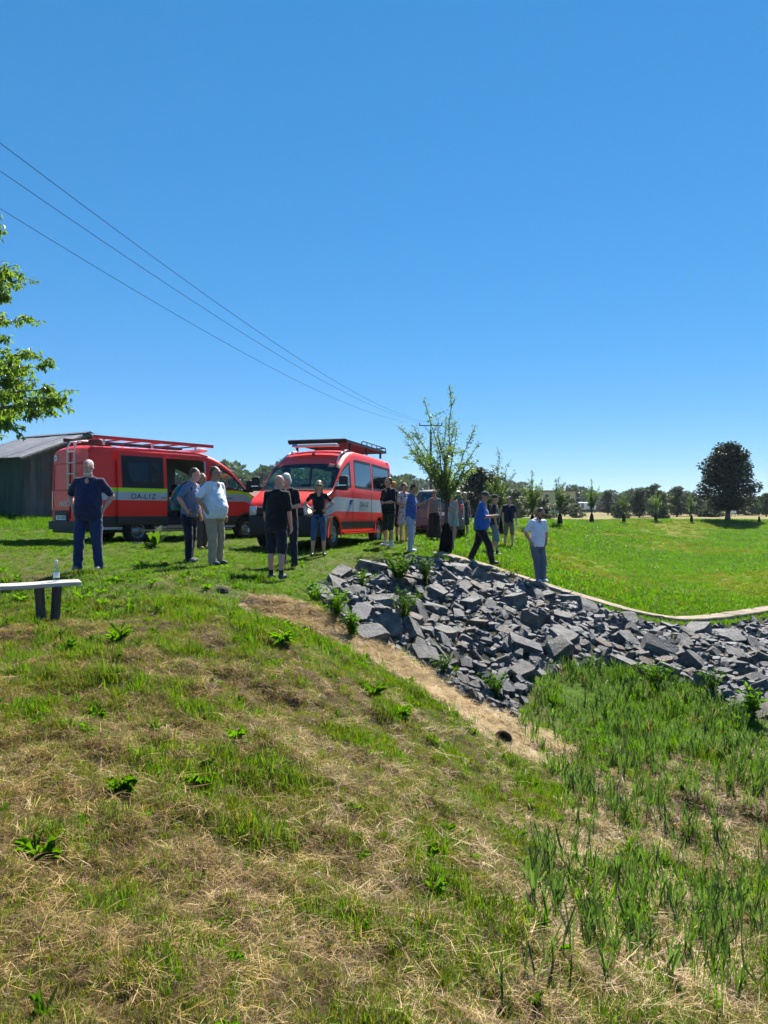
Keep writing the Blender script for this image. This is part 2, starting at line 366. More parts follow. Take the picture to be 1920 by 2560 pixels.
def blades(n,R,h,w,bend,seed,lie=0.,hvar=.5,flat_top=False):
    r=np.random.default_rng(seed); V=np.zeros((n,5,3)); ang=r.random(n)*2*np.pi; rad=R*np.sqrt(r.random(n)); base=np.stack([rad*np.cos(ang),rad*np.sin(ang),np.full(n,-.015)],1)
    hh=h*(1-hvar+hvar*2*r.random(n)); a2=r.random(n)*2*np.pi; lean=bend*(.3+r.random(n)); d=np.stack([np.cos(a2),np.sin(a2),np.zeros(n)],1); s=np.stack([-np.sin(a2),np.cos(a2),np.zeros(n)],1)
    ww=(w*(.6+.8*r.random(n)))[:,None]; up=np.array([0,0,1.])
    if lie:
        d2=d; zoff=(r.random(n)*lie)[:,None]
        p0=base+up*zoff; L=hh[:,None]; p1=p0+d2*L*.5+up*(r.random(n)*.35-.05)[:,None]*L*.5; p2=p0+d2*L+up*((r.random(n)-.4)*.3)[:,None]*L
    else:
        p0=base; p1=base+up*(hh*.55)[:,None]+d*(lean*hh*.25)[:,None]; p2=base+up*(hh*np.sqrt(np.clip(1-(lean*.6)**2,.2,1)))[:,None]+d*(lean*hh*.8)[:,None]
    V[:,0]=p0-s*ww*.5; V[:,1]=p0+s*ww*.5; V[:,2]=p1+s*ww*.45; V[:,3]=p1-s*ww*.45; V[:,4]=p2
    k=np.arange(n)*5
    if flat_top: pass
    att=np.repeat(r.random(n),5)
    return V.reshape(-1,3),[np.stack([k,k+1,k+2,k+3],1),np.stack([k+3,k+2,k+4],1)],att
def bm_(n,R,h,w,bend,seed,**k):
    V,F,a=blades(n,R,h,w,bend,seed,**k); return npmesh('blades',V,F,attr=a)
g_fresh=LEAF('grass_fresh',(.028,.080,.002),(.080,.165,.004),(.18,.42,.003),.5,spec=.12)
g_lawn=LEAF('grass_lawn',(.032,.075,.004),(.09,.15,.014),(.20,.36,.01),.42,spec=.2)
g_yell=LEAF('grass_yellowing',(.075,.09,.004),(.17,.16,.012),(.34,.36,.012),.48,spec=.15)
g_bank=LEAF('grass_bank',(.034,.068,.003),(.10,.145,.006),(.32,.48,.006),.40,spec=.15,rnd=.4)
g_deep=LEAF('leaf_deep_green',(.026,.068,.006),(.065,.13,.012),(.16,.36,.01),.42,rough=.6,spec=.15)
g_straw=LEAF('straw_dry',(.32,.18,.05),(.74,.53,.20),(.60,.40,.11),.24,rough=.5,spec=.35,rnd=.4)
g_strawd=LEAF('straw_brown',(.09,.048,.02),(.27,.16,.065),(.24,.13,.04),.18,rough=.7,rnd=.35)
g_reed=LEAF('reed_blue_green',(.026,.065,.022),(.07,.13,.04),(.17,.31,.04),.38,rough=.45)
def leaf_rosette(n,L,w,seed,up=.75):
    r=np.random.default_rng(seed); V=[];F=[];A=[]
    for i in range(n):
        a=r.random()*2*np.pi; l=L*(.6+.7*r.random()); e=up*(.25+1.05*r.random()); d=np.array([np.cos(a),np.sin(a),0]); s=np.array([-np.sin(a),np.cos(a),0]); o=len(V); c=r.random()
        T=np.linspace(0,1,8); ws=np.interp(T,[0,.3,.6,.85,1],[.15,.7,1.,.62,.02]); ws[1:-1]*=1+.45*r.uniform(-1,1,6); tw=r.normal(0,.35); bx=r.normal(0,.12)
        for t,ww in zip(T,ws):
            p=d*l*t*np.cos(e*(1-.5*t))+s*bx*l*t*t+np.array([0,0,1])*l*(np.sin(e)*t-.45*t*t*(1.1-e*.6)); wa,wb=ww*(1+.25*r.standard_normal()),ww*(1+.25*r.standard_normal()); zt_=.02*ww*(1+.6*r.standard_normal())
            V+= [p-s*w*wa*.5+np.array([0,0,zt_-tw*w*wa*.4]),p-np.array([0,0,.012*ww]),p+s*w*wb*.5+np.array([0,0,zt_+tw*w*wb*.4])]; A+=[c]*3
        for k in range(7):
            b=o+3*k; F+=[(b,b+1,b+4,b+3),(b+1,b+2,b+5,b+4)]
    return np.array(V),np.array(F),np.array(A)
# near-bank tufts 0-3 fresh,4-5 yellow,6-8 straw upright,9-10 broad weeds, 11-13 lying straw, 14-15 lying brown
ms=[];mt=[]
for i in range(4): ms.append(bm_(9,.05,.085,.0042,.6,i)); mt.append(g_bank if i<2 else (g_deep if i==2 else g_fresh))
for i in range(2): ms.append(bm_(9,.05,.08,.004,.7,10+i)); mt.append(g_yell)
for i in range(3): ms.append(bm_(16,.06,.085,.004,1.1,20+i)); mt.append(g_straw if i<1 else g_strawd)
for i in range(2):
    V,F,A=leaf_rosette(10,.10,.017,40+i,1.1); ms.append(npmesh('weed',V,F,attr=A)); mt.append(g_fresh if i else g_deep)
for i in range(3): ms.append(bm_(24,.12,.17,.0035,.5,50+i,lie=.035)); mt.append(g_straw)
for i in range(2): ms.append(bm_(24,.12,.14,.004,.5,60+i,lie=.025)); mt.append(g_strawd)
proto_col('bank_protos',ms,mt)
ms=[];mt=[]
for i in range(4): ms.append(bm_(30,.13,.085,.008,.8,70+i)); mt.append(g_lawn if i<2 else g_fresh)
for i in range(2): ms.append(bm_(26,.13,.08,.007,.9,80+i)); mt.append(g_yell)
for i in range(2):
    V,F,A=leaf_rosette(9,.12,.04,90+i,1.0); ms.append(npmesh('weed',V,F,attr=A)); mt.append(g_fresh)
ms.append(bm_(26,.16,.2,.006,.5,95,lie=.03)); mt.append(g_straw)
ms.append(bm_(26,.12,.24,.009,.6,96)); mt.append(g_fresh)
proto_col('lawn_protos',ms,mt)
ms=[];mt=[]
for i in range(4): ms.append(bm_(46,.34,.13,.022,.8,110+i)); mt.append(g_fresh if i<3 else g_lawn)
for i in range(2): ms.append(bm_(40,.34,.10,.018,.9,120+i)); mt.append(g_yell)
proto_col('basin_protos',ms,mt)
def pts_rand(n,x0,x1,y0,y1): return rng.uniform(x0,x1,n),rng.uniform(y0,y1,n)
def infr(x,y,m=1.0): return np.abs(x)<.56*y+m
# --- bank (near)
n=230000; x=rng.uniform(-6.8,6.6,n); y=rng.uniform(1.0,11.0,n)
keep=infr(x,y,1.6)&(rng.random(n)<np.clip(1.15-y/16,.3,1)); x=x[keep]; y=y[keep]
sdp=seg_dist(x,y,STRIP); rk=inpoly(x,y,ROCK_POLY); d=dryness(x,y); rd=inpoly(x,y,REED_POLY)
u=rng.random(len(x)); vi=np.zeros(len(x),int); nn=fbm(x*2.6+11,y*2.6,3)
pg=np.clip(1.06-.52*d+.8*(nn-.5)+.9*(fbm(x*7+3,y*7,2)-.5),.08,.92); pg=np.where(rd,np.clip(.38+1.4*(nn-.5),.06,.85),pg); swd=.40+.32*smooth01((x+1.4)/2.6); pg=np.where(sdp<swd,.012,pg)
isg=u<pg
vi[isg]=rng.choice([0,1,2,3,4,5],p=[.17,.17,.16,.06,.22,.22],size=isg.sum())
k=isg&(nn>.59)&(rng.random(len(x))<.42); lush=k.copy(); vi[k]=rng.choice([0,2,3],p=[.2,.35,.45],size=k.sum())
k=isg&(rng.random(len(x))<.008); vi[k]=rng.choice([9,10],size=k.sum())
ns=~isg; vi[ns]=rng.choice([4,6,7,8,11,12,13,14,15],p=[.08,.13,.12,.10,.12,.11,.09,.15,.10],size=ns.sum())
k=(sdp<swd+.05); vi[k&ns]=rng.choice([11,12,13,14,15],p=[.37,.33,.28,.015,.005],size=(k&ns).sum())
kp=((y<9.8)|(sdp<swd+.1))&~(rk&(rng.random(len(x))<np.where(x<.8,.8,.94)))&~((vi>5)&(sdp>swd)&(rng.random(len(x))<np.clip(.12+1.7*(fbm(x*3.1+40,y*3.1+7,2)-.42),.0,.8))); x,y,vi,nn,lush=x[kp],y[kp],vi[kp],nn[kp],lush[kp]
z=H(x,y); sc=(.45+.7*rng.random(len(x)))*(.45+nn); sc*=np.where(vi<6,.8+.35*smooth01((nn-.5)/.2),1)*np.where(y<4,.62,.85)*np.where(lush,1.12,1)
rot=np.stack([rng.normal(0,.12,len(x)),rng.normal(0,.12,len(x)),rng.random(len(x))*6.28],1)
scatter('bank_grass','bank_protos',np.stack([x,y,z],1),rot,sc,vi,'mown grass and dry straw covering the near bank','grass')
n=120000; x=rng.uniform(-4.6,4.6,n); y=rng.uniform(1.2,7.2,n); ok=infr(x,y,.5)&(rng.random(n)<np.clip(1.25-y/9,.25,1)); x,y=x[ok],y[ok]
sdp=seg_dist(x,y,STRIP); ok=sdp>.5; x,y=x[ok],y[ok]; nn=fbm(x*5+21,y*5+3,2); d=dryness(x,y)
g_=rng.random(len(x))<np.clip(.82-.6*d+.8*(nn-.5),.15,.92)
vi=np.where(g_,rng.choice([0,1,2,4,5],size=len(x)),rng.choice([6,7,8,11,12,14,15],size=len(x)))
sc=(.30+.42*rng.random(len(x)))*np.where(y<3.2,.75,1); rot=np.stack([rng.normal(0,.2,len(x)),rng.normal(0,.2,len(x)),rng.random(len(x))*6.28],1)
scatter('bank_stubble','bank_protos',np.stack([x,y,H(x,y)],1),rot,sc,vi,'short matted stubble between the grass tufts of the near bank','grass')
# --- plateau lawn
n=62000; x=rng.uniform(-15,15,n); y=rng.uniform(9.0,27,n); keep=infr(x,y,2.2)&(rng.random(n)<np.clip(1.5-y/22,.35,1)); x=x[keep]; y=y[keep]
kd=seg_dist(x,y,KERB); rk=inpoly(x,y,ROCK_POLY); d=dryness(x,y); sdp=seg_dist(x,y,STRIP); rd=inpoly(x,y,REED_POLY)
right=(x>1.6)&(y>16)
ok=~(rk&(rng.random(len(x))<np.where((x<1.2)&(kd>1.2),.84,1.1)))&(kd>.3)&(sdp>.42)&(rng.random(len(x))>d*.75)&~((x>1.4)&(y<15.5)&rd&(rng.random(len(x))<.5)); x,y,right=x[ok],y[ok],right[ok]
nn=fbm(x*.9+11,y*.9,3); vi=rng.choice([0,1,2,3,4,5],p=[.28,.26,.16,.14,.08,.08],size=len(x))
k=rng.random(len(x))<.012+.03*(nn>.62); vi[k]=rng.choice([6,7],size=k.sum())
crest=(y<11.2)&(x<0); k=crest&(rng.random(len(x))<.07); vi[k]=rng.choice([6,7,9],size=k.sum()); k=crest&(rng.random(len(x))<.06); vi[k]=8
k=right&(vi<2); vi[k]=2+rng.integers(0,2,k.sum()); k=right&(rng.random(len(x))<.03); vi[k]=9
shed=(x<-8.5)&(y>21); vi[shed&(rng.random(len(x))<.6)]=9
z=H(x,y); sc=(.55+.55*rng.random(len(x)))*(.6+.6*nn)*np.where(right,.62,np.where(y>11.5,.72,.95)); rot=np.stack([rng.normal(0,.08,len(x)),rng.normal(0,.08,len(x)),rng.random(len(x))*6.28],1)
scatter('lawn_grass','lawn_protos',np.stack([x,y,z],1),rot,sc,vi,'green lawn on the flat ground round the vans and people','grass')
# --- basin
n=60000; x=rng.uniform(-3,46,n); y=15.8+rng.random(n)**1.25*64; keep=(x<.57*y+2.5)&(x>.05*y)&(rng.random(n)<np.clip(1.25-y/85,.3,1)); x=x[keep]; y=y[keep]
kd=seg_dist(x,y,KERB); ok=(kd>.30)&~inpoly(x,y,ROCK_POLY)&(y>15.5)&(H(x,y)<.25)&(np.hypot(x-10,y-20)<66); x,y=x[ok],y[ok]
yv=yellowing(x,y); vi=rng.choice([0,1,2,3],p=[.3,.3,.25,.15],size=len(x)); k=rng.random(len(x))<.08+.85*yv; vi[k]=rng.choice([4,5],size=k.sum())
sc=(.7+.6*rng.random(len(x)))*(.6+.8*fbm(x*.5+9,y*.5,3))*np.clip(.32+y/60,.32,1.1)*(1-.3*yv); rot=np.stack([np.zeros(len(x)),np.zeros(len(x)),rng.random(len(x))*6.28],1)
scatter('basin_grass','basin_protos',np.stack([x,y,H(x,y)],1),rot,sc,vi,'bright green grass of the shallow basin beyond the kerb','grass')
# --- left back meadow
n=7000; x=rng.uniform(-45,4,n); y=rng.uniform(24,75,n); ok=infr(x,y,2)&(rng.random(n)<1.2-y/80); x,y=x[ok],y[ok]
scatter('meadow_grass','basin_protos',np.stack([x,y,H(x,y)],1),np.stack([0*x,0*x,rng.random(len(x))*6.28],1),.8+.6*rng.random(len(x)),rng.choice([0,1,2,3,4],size=len(x)),'long grass behind the vans and shed','grass')
# --- reeds
ms=[];mt=[]
def reed(seed,dry=False):
    r=np.random.default_rng(seed); V=[];F=[];A=[]
    for s in range(2 if not dry else 3):
        bx,by=r.normal(0,.02,2); h=.23*(.5+.8*r.random()); 
        for i in range(r.integers(2,5) if not dry else 2):
            a=r.random()*6.28; w=.0125*(.5+.8*r.random()); sx,sy=np.cos(a),np.sin(a); lean=.10*r.random()+.02; b=len(V); c=r.random(); hh=h*(.75+.3*r.random())
            for t in (0,.5,1):
                ox,oy=bx-sy*lean*t*t,by+sx*lean*t*t; ww=w*(.35+.65*min(1,t*1.8)) *(1 if t<1 else .8)
                V+=[(ox-sx*ww/2,oy-sy*ww/2,hh*t-.02),(ox+sx*ww/2,oy+sy*ww/2,hh*t-.02+(.02*(r.random()-.5) if t==1 else 0))]; A+=[c,c]
            F+=[(b,b+1,b+3,b+2),(b+2,b+3,b+5,b+4)]
    return np.array(V),np.array(F),np.array(A)
for i in range(5):
    V,F,A=reed(200+i); ms.append(npmesh('reed',V,F,attr=A)); mt.append(g_reed if i<3 else g_fresh)
V,F,A=reed(210,True); ms.append(npmesh('reed',V,F,attr=A)); mt.append(g_straw)
V,F,A=leaf_rosette(10,.16,.03,220,1.2); ms.append(npmesh('weed',V,F,attr=A)); mt.append(g_deep)
ms.append(bm_(6,.3,.34,.006,.3,221,lie=.05)); mt.append(g_straw)
ms.append(bm_(24,.1,.22,.006,.6,222)); mt.append(g_fresh)
proto_col('reed_protos',ms,mt)
n=16000; x=rng.uniform(.2,8,n); y=rng.uniform(1.5,14,n); ok=inpoly(x,y,REED_POLY)&infr(x,y,1); x,y=x[ok],y[ok]
nn=fbm(x*1.3+5,y*1.3+9,3); dn=np.clip((nn-.32)*2.6,0.14,.8)*np.clip(.5+(y-2)/7,.35,1); ok=rng.random(len(x))<dn; x,y=x[ok],y[ok]
vi=rng.choice([0,1,2,3,4,5,6,7,8],p=[.28,.23,.21,.10,.07,.04,.0,.01,.06],size=len(x))
sc=.75+.5*rng.random(len(x)); rot=np.stack([rng.normal(0,.09,len(x)),rng.normal(0,.09,len(x)),rng.random(len(x))*6.28],1)
scatter('reed_bed','reed_protos',np.stack([x,y,H(x,y)],1),rot,sc,vi,'cut blue-green reed stubble in the ditch','reeds')
print('cover done')
# ------------------------------------------------------------------ riprap stones
rock_m,n,l=nodes_of('granite'); out=n.new('ShaderNodeOutputMaterial'); b=n.new('ShaderNodeBsdfPrincipled'); l.new(b.outputs[0],out.inputs[0]); b.inputs['Roughness'].default_value=.6; b.inputs['Specular IOR Level'].default_value=.38
tc=n.new('ShaderNodeTexCoord'); oi=n.new('ShaderNodeObjectInfo')
ad=n.new('ShaderNodeVectorMath'); ad.operation='ADD'; l.new(tc.outputs['Object'],ad.inputs[0]); l.new(oi.outputs['Location'],ad.inputs[1])
t1=n.new('ShaderNodeTexNoise'); t1.inputs['Scale'].default_value=3.2; t1.inputs['Detail'].default_value=8; t1.inputs['Roughness'].default_value=.65; l.new(ad.outputs[0],t1.inputs[0])
r1=n.new('ShaderNodeValToRGB'); r1.color_ramp.elements[0].position=.3; r1.color_ramp.elements[1].position=.7; r1.color_ramp.elements[0].color=(.026,.025,.024,1); r1.color_ramp.elements[1].color=(.22,.21,.198,1); l.new(t1.outputs[0],r1.inputs[0])
r2=n.new('ShaderNodeValToRGB'); r2.color_ramp.interpolation='LINEAR'
e=r2.color_ramp.elements; e[0].position=0; e[0].color=(.8,.82,.9,1); e[1].position=1; e[1].color=(1.0,.72,.55,1); q=e.new(.55); q.color=(1,.98,.96,1); q=e.new(.82); q.color=(1.05,.98,.9,1); q=e.new(.9); q.color=(1.0,.75,.58,1)
l.new(oi.outputs['Random'],r2.inputs[0]); mm=n.new('ShaderNodeMix'); mm.data_type='RGBA'; mm.blend_type='MULTIPLY'; mm.inputs[0].default_value=1; l.new(r1.outputs[0],mm.inputs[6]); l.new(r2.outputs[0],mm.inputs[7]); l.new(mm.outputs[2],b.inputs['Base Color'])
t2=n.new('ShaderNodeTexNoise'); t2.inputs['Scale'].default_value=14; t2.inputs['Detail'].default_value=8; t2.inputs['Roughness'].default_value=.7; l.new(ad.outputs[0],t2.inputs[0])
bp=n.new('ShaderNodeBump'); bp.inputs['Strength'].default_value=.9; bp.inputs['Distance'].default_value=.05; l.new(t2.outputs[0],bp.inputs['Height']); l.new(bp.outputs[0],b.inputs['Normal'])
def stone_mesh(seed):
    r=random.Random(seed); bm=bmesh.new(); bmesh.ops.create_cube(bm,size=1)
    s=(1,r.uniform(.62,.9),r.uniform(.5,.8))
    for v in bm.verts: v.co=Vector((v.co.x*s[0],v.co.y*s[1],v.co.z*s[2]))+Vector((r.uniform(-.09,.09),r.uniform(-.08,.08),r.uniform(-.07,.07)))
    bmesh.ops.triangulate(bm,faces=[f for f in bm.faces]) if r.random()<.3 else None
    for k in range(r.randint(6,9)):
        nrm=Vector((r.gauss(0,1),r.gauss(0,1),r.gauss(0,.8))).normalized()
        sup=max(v.co.dot(nrm) for v in bm.verts); d=sup*r.uniform(.72,.92)
        geom=bm.verts[:]+bm.edges[:]+bm.faces[:]
        res=bmesh.ops.bisect_plane(bm,geom=geom,plane_co=nrm*d,plane_no=nrm,clear_outer=True)
        ed=[x for x in res['geom_cut'] if isinstance(x,bmesh.types.BMEdge)]
        if len(ed)>2:
            try: bmesh.ops.contextual_create(bm,geom=ed)
            except Exception: pass
    bmesh.ops.remove_doubles(bm,verts=bm.verts,dist=.03); bmesh.ops.recalc_face_normals(bm,faces=bm.faces)
    me=bpy.data.meshes.new('stone'); bm.to_mesh(me); bm.free(); return me
STM=[stone_mesh(900+i) for i in range(16)]
for me in STM: me.materials.append(rock_m)
rr=np.random.default_rng(77)
px_=[p[0] for p in ROCK_POLY]; py_=[p[1] for p in ROCK_POLY]
placed=[]
def dart(n,r0,r1,gap,tries):
    c=0
    X=rr.uniform(min(px_),max(px_),tries); Y=rr.uniform(min(py_),max(py_),tries); ok=inpoly(X,Y,ROCK_POLY)&(np.abs(X)<.56*Y+1.4); kd=seg_dist(X,Y,KERB)
    for x,y,o,k in zip(X,Y,ok,kd):
        if not o or c>=n: continue
        r=rr.uniform(r0,r1)
        if k<.24+r*.55: continue
        # left corner of the heap is half overgrown: fewer stones
        if x<-.2 and y>11 and rr.random()<.25: continue
        if all((x-a)**2+(y-b_)**2>((r+s)*gap)**2 for a,b_,s in placed): placed.append((x,y,r)); c+=1
dart(65,.165,.25,.98,6000); dart(310,.09,.15,.88,20000); dart(900,.05,.09,.78,60000)
riprap=tag(empty('riprap',(2.5,13.5,Hs(2.5,13.5))),'heap of angular grey granite boulders on the slope below the concrete kerb','rock heap')
order=sorted(placed,key=lambda q:-q[2]/math.hypot(q[0],q[1]))
def stone_xform(x,y,r):
    h=1.0
    nx_=-(Hs(x+.15,y)-Hs(x-.15,y))/.3; ny_=-(Hs(x,y+.15)-Hs(x,y-.15))/.3
    q=Vector((nx_,ny_,1)).normalized().to_track_quat('Z','Y')
    e=Euler((rr.normal(0,.28),rr.normal(0,.28),rr.uniform(0,6.28))).to_quaternion()
    kd=float(seg_dist(np.array([x]),np.array([y]),KERB)[0]); return Vector((x,y,Hs(x,y)+r*rr.uniform(-.15,.22)-.13*max(0,1-(kd-.3)/.8))), q@e
riprap_inv=Vector(riprap.location)
rest=MB()
for i,(x,y,r) in enumerate(order):
    loc,q=stone_xform(x,y,r); me=STM[rr.integers(0,16)]
    sc=Vector((2.15*r*rr.uniform(.9,1.2),2.15*r*rr.uniform(.8,1.1),2.1*r*rr.uniform(.7,1.1)))
    if i<295:
        o=bpy.data.objects.new('stone',me); COL.objects.link(o); o.parent=riprap; o.location=loc-riprap_inv; o.rotation_mode='QUATERNION'; o.rotation_quaternion=q; o.scale=sc
    else:
        Mx=Matrix.LocRotScale(loc-riprap_inv,q,sc); rest.add([Mx@v.co for v in me.vertices],[tuple(p.vertices) for p in me.polygons])
# chips and pebbles between the boulders
X=rr.uniform(min(px_),max(px_),2600); Y=rr.uniform(min(py_),max(py_),2600); ok=inpoly(X,Y,ROCK_POLY)&(np.abs(X)<.56*Y+1.4)&(seg_dist(X,Y,KERB)>.32); X,Y=X[ok],Y[ok]; Z=H(X,Y)
for x,y,z in zip(X,Y,Z):
    r=rr.uniform(.03,.085); me=STM[rr.integers(0,16)]
    Mx=Matrix.LocRotScale(Vector((x,y,z+r*.3))-riprap_inv,Euler(rr.uniform(0,6.28,3)).to_quaternion(),Vector((2*r,2*r,2*r))); rest.add([Mx@v.co for v in me.vertices],[tuple(p.vertices) for p in me.polygons])
ro=link('rubble',rest.mesh('rubble',merge=False),rock_m,riprap); tag(ro,kind='stuff')

# ------------------------------------------------------------------ concrete kerb
conc=P('kerb_concrete',(.17,.13,.09),.9,(.34,.27,.19),5,.4,30,rnd=.1)
kr=tag(empty('concrete_kerb',(KERB[2][0],KERB[2][1],Hs(*KERB[2]))),'pale concrete kerb curving between the boulders and the basin grass','kerb')
pts=[]; 
for (a,b2) in zip(KERB[:-1],KERB[1:]):
    L=math.dist(a,b2); k=max(1,int(L/.2))
    for i in range(k): pts.append((a[0]+(b2[0]-a[0])*i/k,a[1]+(b2[1]-a[1])*i/k))
pts.append(KERB[-1]); pts=np.array(pts)
for _ in range(4): pts[1:-1]=.25*pts[:-2]+.5*pts[1:-1]+.25*pts[2:]
cum=np.concatenate([[0],np.cumsum(np.hypot(*np.diff(pts,axis=0).T))]); T=cum[-1]
def kp(s): return np.array([np.interp(s,cum,pts[:,0]),np.interp(s,cum,pts[:,1])])
s=0; kz=lambda p: float(H0(np.array([p[0]]),np.array([p[1]]))[0])
while s<T-.3:
    L=min(random.choice([1.0,1.5,2.0,2.4]),T-s); mb=MB(); V=[];F=[]; nseg=max(2,int(L/.25)); dz=random.uniform(-.012,.012)
    for i in range(nseg+1):
        p=kp(s+.012+(L-.024)*i/nseg); d=kp(min(s+.012+(L-.024)*i/nseg+.05,T))-kp(max(0,s+(L)*i/nseg-.05)); d/=np.linalg.norm(d); nrm=np.array([-d[1],d[0]]); z=kz(p)+.045+dz
        for w,zz in ((-.23,-.22),(-.23,-.02),(-.21,0),(.20,.0),(.22,-.02),(.22,-.22)):
            V.append((p[0]+nrm[0]*w-kr.location.x,p[1]+nrm[1]*w-kr.location.y,z+zz+random.uniform(-.004,.004)-kr.location.z))
    for i in range(nseg):
        for k in range(6): F.append((i*6+k,(i+1)*6+k,(i+1)*6+(k+1)%6,i*6+(k+1)%6))
    F.append((0,1,2,3,4,5)); F.append(tuple(nseg*6+k for k in (5,4,3,2,1,0)))
    mb.add(V,F).build('slab',conc,kr); s+=L

# ------------------------------------------------------------------ trees
bark=P('bark',(.075,.055,.04),.9,(.16,.125,.095),9,.6,30,stretch=(1,1,.25))
bark_y=P('bark_young',(.06,.045,.04),.8,(.12,.09,.075),12,.4,40)
lf_young=LEAF('leaf_young_tree',(.048,.095,.016),(.125,.19,.04),(.25,.42,.035),.42,rough=.38,spec=.5)
lf_cherry=LEAF('leaf_cherry',(.045,.095,.012),(.10,.165,.022),(.28,.45,.03),.5,rough=.4)
lf_linden=LEAF('leaf_linden',(.014,.034,.010),(.038,.072,.016),(.05,.10,.012),.28,rough=.5)
lf_mid=LEAF('leaf_far_tree',(.022,.048,.016),(.055,.095,.025),(.07,.13,.02),.3,rough=.6)
lf_olive=LEAF('leaf_olive_tree',(.05,.085,.02),(.10,.14,.035),(.13,.2,.03),.3,rough=.6)
lf_con=LEAF('needle_conifer',(.013,.03,.016),(.03,.05,.022),(.03,.05,.02),.15,rough=.7)
def leaves(C,D,N,L,Wd,seed=0):
    """rhombic folded leaves at C along D"""
    r=np.random.default_rng(seed); n=len(C); D=D/np.linalg.norm(D,axis=1,keepdims=True); Sd=np.cross(D,N); Sd/=np.linalg.norm(Sd,axis=1,keepdims=True)+1e-9; Nn=np.cross(Sd,D)
    L=(L*(.7+.6*r.random(n)))[:,None]; Wd=(Wd*(.75+.5*r.random(n)))[:,None]
    V=np.stack([C,C+D*L*.45-Sd*Wd*.5+Nn*Wd*.15,C+D*L-Nn*L*.12,C+D*L*.45+Sd*Wd*.5+Nn*Wd*.15],1).reshape(-1,3); k=np.arange(n)*4
    return V,np.concatenate([np.stack([k,k+1,k+2],1),np.stack([k,k+2,k+3],1)]),np.repeat(r.random(n),4)
def cat_leaves(parts):
    V=[];F=[];A=[];o=0
    for v,f,a in parts: V.append(v);F.append(f+o);A.append(a);o+=len(v)
    return np.concatenate(V),np.concatenate(F),np.concatenate(A)
guard_m=P('guard_mesh_black',(.004,.004,.004),.9,(.010,.010,.010),30,.5,60,spec=.1)
stake_m=P('stake_wood',(.22,.19,.15),.8,(.34,.29,.22),7,.3,30,stretch=(1,1,.2))
def whip_tree(name,h,nw,seed,spread,parent=None,leaf=.07,dens=44,low=.0,lean=(0,0)):
    """young fruit tree: short trunk, upright whips leafed along their whole length"""
    r=np.random.default_rng(seed); root=empty(name); tr=MB(); th=h*.33
    tr.tube([(0,0,-.05),(lean[0]*.4,lean[1],th*.5),(lean[0],lean[1],th)],[.055*h/4,.045*h/4,.04*h/4],8)
    parts=[]
    top=Vector((lean[0],lean[1],th))
    for i in range(nw):
        a=i*2.4+r.normal(0,.35); t0=th*(.8+.2*r.random()); st=Vector((lean[0]*t0/th,lean[1]*t0/th,t0)); u=r.random(); ln=(h-t0)*(1.0 if i==0 else .45+.5*u); out=spread*(.06 if i==0 else .25+.75*(1-u)*1.0+.2*r.random())
        pts=[];  n_=6
        for k in range(n_+1):
            t=k/n_; rad=out*ln*(.55*t+.45*t*t)*.62; w=Vector((r.normal(0,.035),r.normal(0,.035),0))
            pts.append(st+Vector((math.cos(a)*rad,math.sin(a)*rad,ln*(t**1.12)*(1-.28*out)))+w)
        tr.tube(pts,[.014*h/4*(1-.8*k/n_)+.004 for k in range(n_+1)],5)
        pn=np.array([tuple(p) for p in pts])
        def leafrun(pn,m):
            s_=np.sort(r.random(m))**.9*(.93)+.07; kk=s_*(len(pn)-1); i0=np.clip(kk.astype(int),0,len(pn)-2); f=(kk-i0)[:,None]; C=pn[i0]*(1-f)+pn[i0+1]*f; C+=r.normal(0,.035,C.shape)
            D=r.normal(0,1,C.shape)*np.array([1,1,.6])+np.array([0,0,.25]); Nn=r.normal(0,.6,C.shape)+np.array([0,0,1.]); parts.append(leaves(C,D,Nn,leaf,leaf*.55,int(r.integers(1e6))))
        leafrun(pn,int(dens*ln/1.2*2.0))
        for s in range(int(3*ln)):
            k=r.integers(1,n_); b0=pn[k]; d=r.normal(0,1,3); d[2]=abs(d[2])*.8+.2; d/=np.linalg.norm(d); l2=.18+.3*r.random(); e=b0+d*l2
            tr.tube([b0,b0+d*l2*.5,e],[.007,.005,.003],4); leafrun(np.array([b0,b0+d*l2*.5,e]),int(dens*l2*1.5))
    tr.build('trunk',bark_y,root,smooth=True)
    V,F,A=cat_leaves(parts); link('crown',npmesh('crown',V,F,attr=A),lf_young,root)
    return root
def add_guard(root,h,w,flare=1.5,stake=True,rz=0):
    mb=MB(); n=22
    prof=[(w*flare*.5,-.05),(w*flare*.46,.08),(w*.5*1.12,h*.38),(w*.5*.92,h*.66),(w*.33,h*.86),(w*.2,h*.97),(w*.14,h)]
    V=[];F=[]
    for i,(r_,z) in enumerate(prof):
        for k in range(n):
            t=2*math.pi*k/n; rr_=r_*(1+.10*(-1)**k*(1-.1*i)+.06*math.sin(3*t+i)); V.append((rr_*math.cos(t),rr_*math.sin(t),z))
    for i in range(len(prof)-1):
        for k in range(n): F.append((i*n+k,i*n+(k+1)%n,(i+1)*n+(k+1)%n,(i+1)*n+k))
    mb.add(V,F); mb.build('trunk_guard',guard_m,root)
    if stake: MB().tube([(w*.55,-.1,-.1),(w*.57,-.1,h*1.35)],.022,7).build('stake',stake_m,root)
t1=whip_tree('young_fruit_tree',4.45,18,5,1.2,leaf=.072,dens=48); t1.location=(1.62,18.5,Hs(1.62,18.5)-.02); t1.rotation_euler=(0,0,.6); add_guard(t1,.80,.27,1.4)
tag(t1,'large leafy young fruit tree with black trunk guard beside the start of the kerb','tree','young fruit trees along the basin rim')
